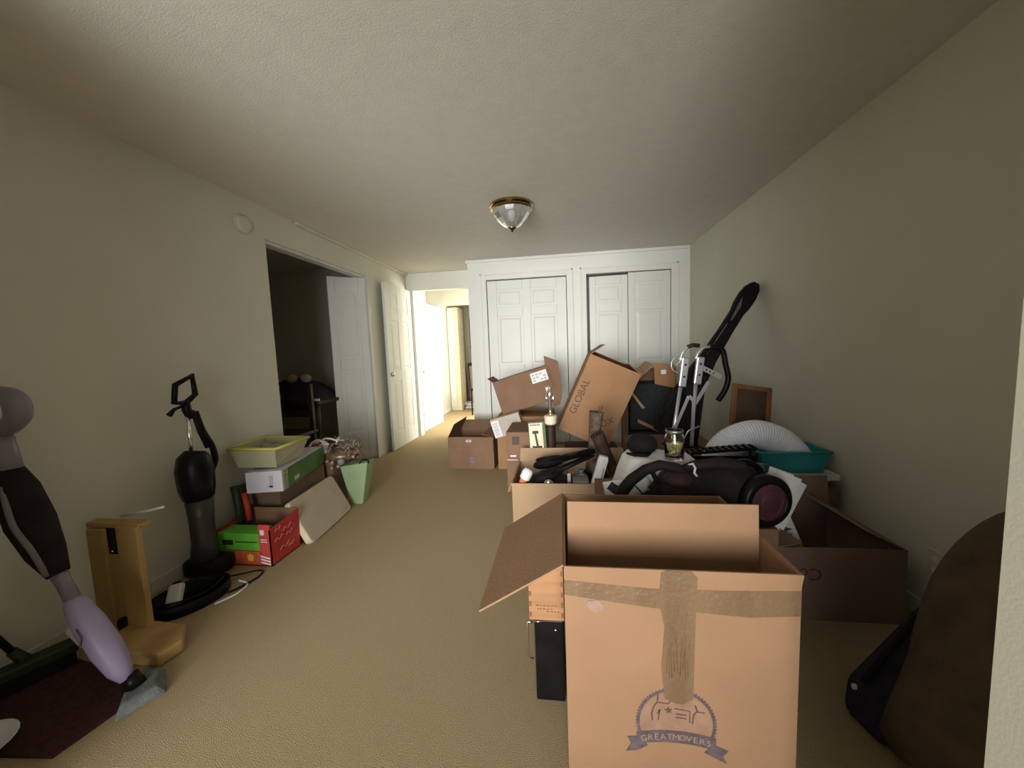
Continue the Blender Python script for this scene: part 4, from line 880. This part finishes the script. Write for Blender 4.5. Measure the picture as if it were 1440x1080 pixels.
# ------------------------------------------------------------------ left pile: red carton, bins, board, decorations
t = Thing('red_carton', 'red printed display carton holding a green box', 'box', (-1.84, 1.95, 0))
t.part('bottom', MB().box(-2.03, -1.665, 1.85, 2.08, 0, 0.006), REDP)
t.part('front_lip', MB().box(-2.03, -1.73, 1.85, 1.856, 0, 0.085), ORANGEP)
t.part('side', MB().sheet((-1.665, 1.85, 0), (-1.665, 2.08, 0), (-1.655, 2.08, 0.245), (-1.665, 1.85, 0.215), -0.006), REDP)
t.part('corner_flap', MB().box(-1.735, -1.665, 1.85, 1.856, 0, 0.245), REDL)
t.part('back', MB().box(-2.03, -1.665, 2.074, 2.08, 0, 0.25), KRAFT2)
t.part('side', MB().box(-2.03, -2.024, 1.856, 2.074, 0, 0.2), REDP)
lw = MB()
for k in range(3): lw.prism([(-1.735, 0.055-0.018*k), (-1.675, 0.042-0.018*k), (-1.675, 0.051-0.018*k), (-1.735, 0.064-0.018*k)], 0, 0.0008, FRONT((0, 1.85, 0)))
lw.box(-1.725, -1.70, 1.849, 1.85, 0.185, 0.215); lw.box(-1.725, -1.685, 1.849, 1.85, 0.155, 0.16); lw.box(-1.725, -1.685, 1.849, 1.85, 0.142, 0.147)
t.part('white_print', lw, PAPER, kind='stuff')
t.part('yellow_print', MB().prism([(-1.815, 0.03), (-1.785, 0.03), (-1.78, 0.06), (-1.80, 0.072), (-1.82, 0.06)], 0, 0.001, FRONT((0, 1.85, 0))), YEL)
sc = MB()
SMx = FR((-1.6595, 1.86, 0.10), (0, 1, 0.1), (0.04, 0, 1))
for k, (u, v, l) in enumerate(((0.02, 0.03, 0.07), (0.09, 0.06, 0.08), (0.03, 0.09, 0.05), (0.11, 0.02, 0.06), (0.05, -0.04, 0.09), (0.12, -0.06, 0.05))):
    sc.tube(catmull([(u, v, 0), (u+l*0.3, v+0.014, 0.0), (u+l*0.5, v-0.004, 0), (u+l*0.8, v+0.014, 0), (u+l, v+0.006, 0)], 4), 0.0028, 5, SMx)
t.part('script_print', sc, mat('faded_pink_print', (0.62, 0.20, 0.17), 0.6, 0.2), smooth=True, kind='stuff')
t = Thing('green_carton', 'bright green carton inside the red display carton', 'box', (-1.87, 1.90, 0.006))
t.part('body', MB().box(-2.015, -1.745, 1.862, 1.97, 0.006, 0.185), LIME, bevel=0.002)
t.part('print', MB().box(-1.985, -1.915, 1.8612, 1.862, 0.115, 0.145).box(-1.90, -1.76, 1.8612, 1.862, 0.132, 0.138), GREEND)
t = Thing('garden_tool', 'dark tool with a red handle standing behind the green carton', 'tool', (-2.0, 2.03, 0.006))
t.part('handle', MB().tube([(-1.945, 2.02, 0.19), (-1.955, 2.025, 0.28), (-1.975, 2.03, 0.36)], [0.014, 0.018, 0.016], 10), mat('red_handle', (0.42, 0.045, 0.02), 0.45, 0.15), smooth=True)
t.part('shank', MB().tube([(-1.94, 2.02, 0.01), (-1.945, 2.02, 0.20)], 0.010, 8), BLACK, smooth=True)
t.part('handle', MB().tube([(-2.02, 2.03, 0.01), (-2.02, 2.03, 0.28), (-2.035, 2.03, 0.40)], [0.02, 0.022, 0.024], 10), GREEND, smooth=True)
carton('dark_carton', 'dark brown carton under the long green and white box', BX(-1.962, 2.14), 0.28, 0.46, 0.362, mat('dark_carton_card', (0.16, 0.105, 0.068), 0.85, 0.2), closed=True)
t = Thing('long_box', 'long flat carton, white end and green printed side, on the left pile', 'box', (-1.80, 2.30, 0.367))
t.part('body', MB().hexa([(-1.925, 2.0, 0.367), (-1.68, 2.0, 0.385), (-1.83, 2.62, 0.375), (-2.07, 2.60, 0.367)], [(-1.925, 2.0, 0.495), (-1.68, 2.0, 0.515), (-1.83, 2.62, 0.50), (-2.07, 2.60, 0.49)]), LILACW, bevel=0.002)
gs = FR((-1.679, 2.0, 0.385), (-0.15, 0.62, -0.01), (0, 0, 1))
t.part('green_side', MB().box(0.075, 0.637, 0.002, 0.125, 0, 0.002, gs), GRN)
t.part('lettering', MB().box(0.012, 0.07, 0.005, 0.122, 0, 0.0018, gs), mat('mottled_green_print', (0.30, 0.36, 0.22), 0.6, 0.6, 70.0))
t.part('white_patch', MB().box(0.145, 0.215, 0.02, 0.045, 0.002, 0.003, gs), mat('pale_green_patch', (0.50, 0.55, 0.38), 0.6, 0.1))
t.part('end_print', MB().box(0.16, 0.185, 0.03, 0.10, 0, 0.001, FRONT((-1.925, 1.999, 0.38))).box(0.14, 0.18, 0.025, 0.04, 0, 0.001, FRONT((-1.925, 1.999, 0.38))), mat('lilac_print', (0.42, 0.36, 0.46), 0.6, 0.2))
# grey bin with a yellow rim
t = Thing('storage_bin', 'grey olive bin with a yellow rim on top of the long box', 'bin', (-1.88, 2.30, 0.515))
q0 = [(-2.03, 2.06), (-1.76, 2.06), (-1.78, 2.30), (-2.04, 2.32)]; q1 = [(-2.06, 2.03), (-1.735, 2.03), (-1.735, 2.34), (-2.08, 2.36)]
for k in range(4):
    a, b, c, d = q0[k], q0[(k+1) % 4], q1[(k+1) % 4], q1[k]
    t.part('side', MB().sheet((*a, 0.515), (*b, 0.515), (*c, 0.635), (*d, 0.635), -0.005), BIN)
t.part('bottom', MB().prism(q0, 0.512, 0.518), BIN)
t.part('rim', MB().tube([(*p, 0.636) for p in q1 + [q1[0]]], 0.010, 8), BINR, smooth=True)
single('grey_cloth', 'grey green crumpled cloth inside the yellow rimmed bin', 'cloth', (-1.9, 2.3, 0.52), lump(-2.01, -1.79, 2.09, 2.28, 0.520, 0.625, 0.02, 10, 10, 12), mat('grey_green_cloth', (0.28, 0.30, 0.24), 0.9, 0.2), smooth=True)
# beige board
a, b, c, d = V((-1.605, 2.09, 0.0)), V((-1.655, 2.62, 0.0)), V((-1.79, 2.62, 0.285)), V((-1.735, 2.09, 0.25))
NB = FR(a, b-a, d-a); Lx = (b-a).length; Ly = ((d-a)).length
def rrect(w, h, r):
    out = []
    for cx_, cy__, a0 in ((w-r, r, -90), (w-r, h-r, 0), (r, h-r, 90), (r, r, 180)):
        for k in range(5): out.append((cx_+r*math.cos(rad(a0+22.5*k)), cy__+r*math.sin(rad(a0+22.5*k))))
    return out
t = Thing('seat_cushion', 'beige slab cushion with a white edge leaning on the left pile', 'cushion', (-1.65, 2.35, 0))
t.part('face', MB().prism(rrect(Lx, 0.30, 0.035), -0.004, 0.004, NB @ Matrix.Translation((0, 0, 0.022))), BEIGE, bevel=0.003)
t.part('edge', MB().prism(rrect(Lx, 0.30, 0.035), -0.022, 0.018, NB), CREAM, bevel=0.006)
# gift bag
t = Thing('gift_bag', 'pale green paper bag standing by the folding leaf', 'bag', (-1.64, 2.76, 0))
t.part('body', MB().hexa([(-1.70, 2.72, 0.0), (-1.60, 2.72, 0.0), (-1.60, 2.80, 0.0), (-1.70, 2.80, 0.0)], [(-1.765, 2.71, 0.31), (-1.53, 2.71, 0.345), (-1.53, 2.84, 0.345), (-1.765, 2.84, 0.31)]), PALEG, bevel=0.008)
t.part('handle', MB().tube(catmull([(-1.60, 2.715, 0.335), (-1.57, 2.72, 0.36), (-1.53, 2.72, 0.36), (-1.525, 2.72, 0.335)], 5), 0.006, 6), BLACKM, smooth=True)
t = Thing('dark_decoration_box', 'brown box holding the tinsel decorations', 'box', (-1.86, 2.88, 0))
t.part('body', MB().box(-2.08, -1.79, 2.66, 3.0, 0, 0.33), mat('dark_carton_card', (0.16, 0.105, 0.068)), bevel=0.004)
t.part('lid', MB().box(-2.09, -1.78, 2.65, 3.01, 0.33, 0.36), mat('dark_carton_card', (0.16, 0.105, 0.068)), bevel=0.004)
t = Thing('tinsel_wreath', 'glittering bronze and silver tinsel wreath with small ornaments', 'wreath', (-1.78, 2.80, 0.36))
rn = random.Random(11)
for (nm, m_, cnt) in (('bronze_sprigs', GOLDF, 170), ('silver_sprigs', SILVERF, 80)):
    tm = MB()
    for k in range(cnt):
        cxx = -1.79 + rn.uniform(-0.13, 0.17); czz = 0.43 + rn.uniform(-0.07, 0.08); cyy = 2.74 + rn.uniform(-0.06, 0.10)
        if nm == 'silver_sprigs': cxx = -1.69 + rn.gauss(0, 0.055); czz = 0.46 + rn.gauss(0, 0.04); cyy = 2.68 + rn.uniform(-0.03, 0.05)
        dv = V((rn.uniform(-1, 1), rn.uniform(-1, 0.5), rn.uniform(-0.5, 1))).normalized() * rn.uniform(0.025, 0.06)
        sd = dv.cross(V((rn.random(), rn.random(), rn.random()))).normalized() * (0.007 if nm == 'silver_sprigs' else 0.005)
        p = V((cxx, cyy, czz)); tm.hexa([p-sd, p+sd, p+dv+sd*0.3, p+dv-sd*0.3], [p-sd+V((0,0,.002)), p+sd+V((0,0,.002)), p+dv+sd*0.3+V((0,0,.002)), p+dv-sd*0.3+V((0,0,.002))])
    t.part(nm, tm, m_, kind='stuff')
t.part('ring', MB().tube([(-1.78+0.11*math.cos(q), 2.76+0.09*math.sin(q), 0.40) for q in [2*PI*i/20 for i in range(21)]], 0.035, 8), GOLDF, smooth=True)
for (x, y, z, r, m_) in ((-1.83, 2.66, 0.37, 0.019, PINK), (-1.785, 2.65, 0.36, 0.016, PINK), (-1.80, 2.66, 0.315, 0.016, PINK), (-1.71, 2.65, 0.37, 0.028, mat('grey_blue_glass', (0.22, 0.24, 0.28), 0.25, 0.2)), (-1.73, 2.64, 0.335, 0.015, PINK), (-1.87, 2.66, 0.425, 0.02, SILVERF), (-1.83, 2.65, 0.45, 0.016, mat('sage_ornament', (0.35, 0.38, 0.28), 0.4, 0.2)), (-1.625, 2.68, 0.40, 0.013, PINK)):
    t.part('ornament', MB().ball((x, y, z), r, r, r, 12, 8), m_, smooth=True)
t = Thing('round_tin', 'round white tin with a brick red centre beside the wreath', 'tin', (-1.93, 2.70, 0.36))
RT = FR((-1.925, 2.68, 0.475), (1, 0.1, 0.25), (-0.2, 0.4, 1))
t.part('rim', MB().lathe([(0.058, -0.05), (0.064, -0.04), (0.064, 0.0), (0.056, 0.010), (0.046, 0.006), (0.044, -0.01)], 28, RT, 1.15, 1), PAPER, smooth=True)
t.part('centre', MB().lathe([(0.046, -0.012), (0.044, 0.0), (0.022, 0.004), (0.001, 0.004)], 24, RT, 1.15, 1), REDD, smooth=True)
t.part('white_crescent', MB().tube([(-0.02, 0.03, 0.008), (0.0, 0.036, 0.010), (0.025, 0.03, 0.008)], 0.004, 6, RT), PAPER, smooth=True)
single('striped_ribbon', 'white curled ribbon on top of the tinsel wreath', 'ribbon', (-1.82, 2.74, 0.5), MB().tube(catmull([(-1.90, 2.70, 0.515), (-1.86, 2.70, 0.54), (-1.80, 2.70, 0.535), (-1.75, 2.70, 0.515)], 5), 0.008, 6).tube(catmull([(-1.90, 2.68, 0.49), (-1.86, 2.68, 0.505), (-1.82, 2.68, 0.50)], 5), 0.006, 6), PUTTY, smooth=True)

# ------------------------------------------------------------------ dark side room furniture
t = Thing('cluttered_table', 'dark wooden table piled with things in the dim side room', 'table', (-2.85, 3.75, 0))
t.part('table_top', MB().box(-3.35, -2.42, 3.45, 4.05, 0.70, 0.74), WOODX, bevel=0.01)
for x in (-3.30, -2.48):
    for y in (3.50, 4.0): t.part('leg', MB().lathe([(0.025, 0), (0.03, 0.2), (0.022, 0.3), (0.038, 0.5), (0.038, 0.70)], 12, Matrix.Translation((x, y, 0))), WOODX, smooth=True)
t.part('apron', MB().box(-3.30, -2.48, 3.49, 3.51, 0.58, 0.70), WOODX)
single('dark_bundle', 'dark bundle heaped on the dim room table', 'bundle', (-2.75, 3.70, 0.74), lump(-3.25, -2.45, 3.48, 4.0, 0.741, 0.95, 0.03, 18, 12, 21), NAVYD, smooth=True)
for k, (x, z, m_, lb) in enumerate(((-2.80, 0.985, mat('dull_ochre', (0.36, 0.25, 0.13), 0.8, 0.3), 'dull ochre ball of yarn on the dark bundle'), (-2.64, 0.985, mat('dull_mauve', (0.38, 0.30, 0.28), 0.8, 0.3), 'dull mauve ball of yarn on the dark bundle'))):
    single('yarn_ball', lb, 'yarn', (x, 3.60, 0.93), MB().ball((x, 3.60, z-0.02), 0.055, 0.05, 0.045), m_, smooth=True)
t = Thing('dark_chair', 'dark ladder back chair in the dim side room', 'chair', (-2.62, 3.25, 0))
for x in (-2.80, -2.46):
    t.part('leg', MB().box(x, x+0.035, 3.10, 3.135, 0, 0.44), WOODX); t.part('leg', MB().box(x, x+0.035, 3.36, 3.395, 0, 0.92), WOODX)
t.part('seat', MB().box(-2.82, -2.405, 3.08, 3.40, 0.44, 0.475), WOODX, bevel=0.008)
for z in (0.60, 0.72, 0.84): t.part('back_slat', MB().box(-2.765, -2.46, 3.37, 3.385, z, z+0.055), WOODX)
single('pale_strip', 'pale wooden ruler on the dim room table edge', 'ruler', (-2.47, 3.47, 0.745), MB().box(-2.56, -2.42, 3.46, 3.48, 0.742, 0.764), CREAM)

# ------------------------------------------------------------------ bright far room
t = Thing('tall_cabinet', 'tall white cabinet in the bright room beyond the hall', 'cabinet', (-2.0, 7.55, 0))
t.part('body', MB().box(-2.23, -2.10, 7.35, 7.75, 0, 2.05), WHITE, bevel=0.005)
t.part('door', MB().box(-2.52+0.29, -2.11, 7.325, 7.35, 0.06, 2.0), WHITE, bevel=0.004)
t.part('door_edge', MB().box(-2.10, -2.02, 7.34, 7.75, 0, 2.05), CREAM)
t = Thing('base_cabinet', 'tan base cabinet with a dark top in the bright room', 'cabinet', (-1.82, 8.3, 0))
t.part('body', MB().box(-2.00, -1.45, 8.0, 8.6, 0, 0.86), mat('pale_tan_cabinet', (0.55, 0.46, 0.36), 0.6, 0.1), bevel=0.004)
t.part('worktop', MB().box(-2.01, -1.44, 7.98, 8.62, 0.86, 0.90), WOODX, bevel=0.003)
t.part('door', MB().box(-1.97, -1.72, 7.985, 8.0, 0.08, 0.82), mat('pale_tan_cabinet', (0.55, 0.46, 0.36)), bevel=0.004)
for k, x in enumerate((-2.08, -1.98, -1.90)):
    t = Thing('wall_picture', ('tallest narrow dark framed picture on the bright far wall', 'middle narrow dark framed picture between two others on the far wall', 'shortest narrow dark framed picture on the bright far wall')[k], 'picture', (x, 8.69, 1.6), 'pictures on the far wall')
    t.part('frame', MB().box(x-0.025, x+0.02, 8.67, 8.70, 1.25, 1.92-0.06*k), BLACK)
    t.part('print', MB().box(x-0.015, x+0.05, 8.665, 8.67, 1.30, 1.86-0.06*k), PAPER)
t = Thing('metal_chair', 'thin dark metal chair in the bright room doorway', 'chair', (-1.50, 6.9, 0))
for x in (-1.66, -1.36):
    t.part('leg', MB().tube([(x, 6.75, 0), (x-0.01, 6.78, 0.45), (x-0.03, 6.72, 0.95)], 0.012, 8), BLACK, smooth=True); t.part('leg', MB().tube([(x, 7.1, 0), (x, 7.08, 0.45)], 0.012, 8), BLACK, smooth=True)
t.part('seat', MB().box(-1.68, -1.34, 6.74, 7.1, 0.45, 0.48), BLACKM, bevel=0.01)
t.part('back_rail', MB().tube([(-1.69, 6.72, 0.95), (-1.53, 6.70, 0.98), (-1.39, 6.72, 0.95)], 0.014, 8), BLACK, smooth=True)
t = Thing('newspaper_pile', 'pile of white papers on the bright room floor', 'papers', (-1.85, 7.6, 0))
for k in range(5): t.part('sheet', MB().box(-0.14, 0.14, -0.1, 0.1, 0.03*k, 0.03*k+0.028, Matrix.Translation((-1.84, 7.55, 0)) @ Matrix.Rotation(0.25*k, 4, 'Z')), PAPER if k % 2 else GREYP)
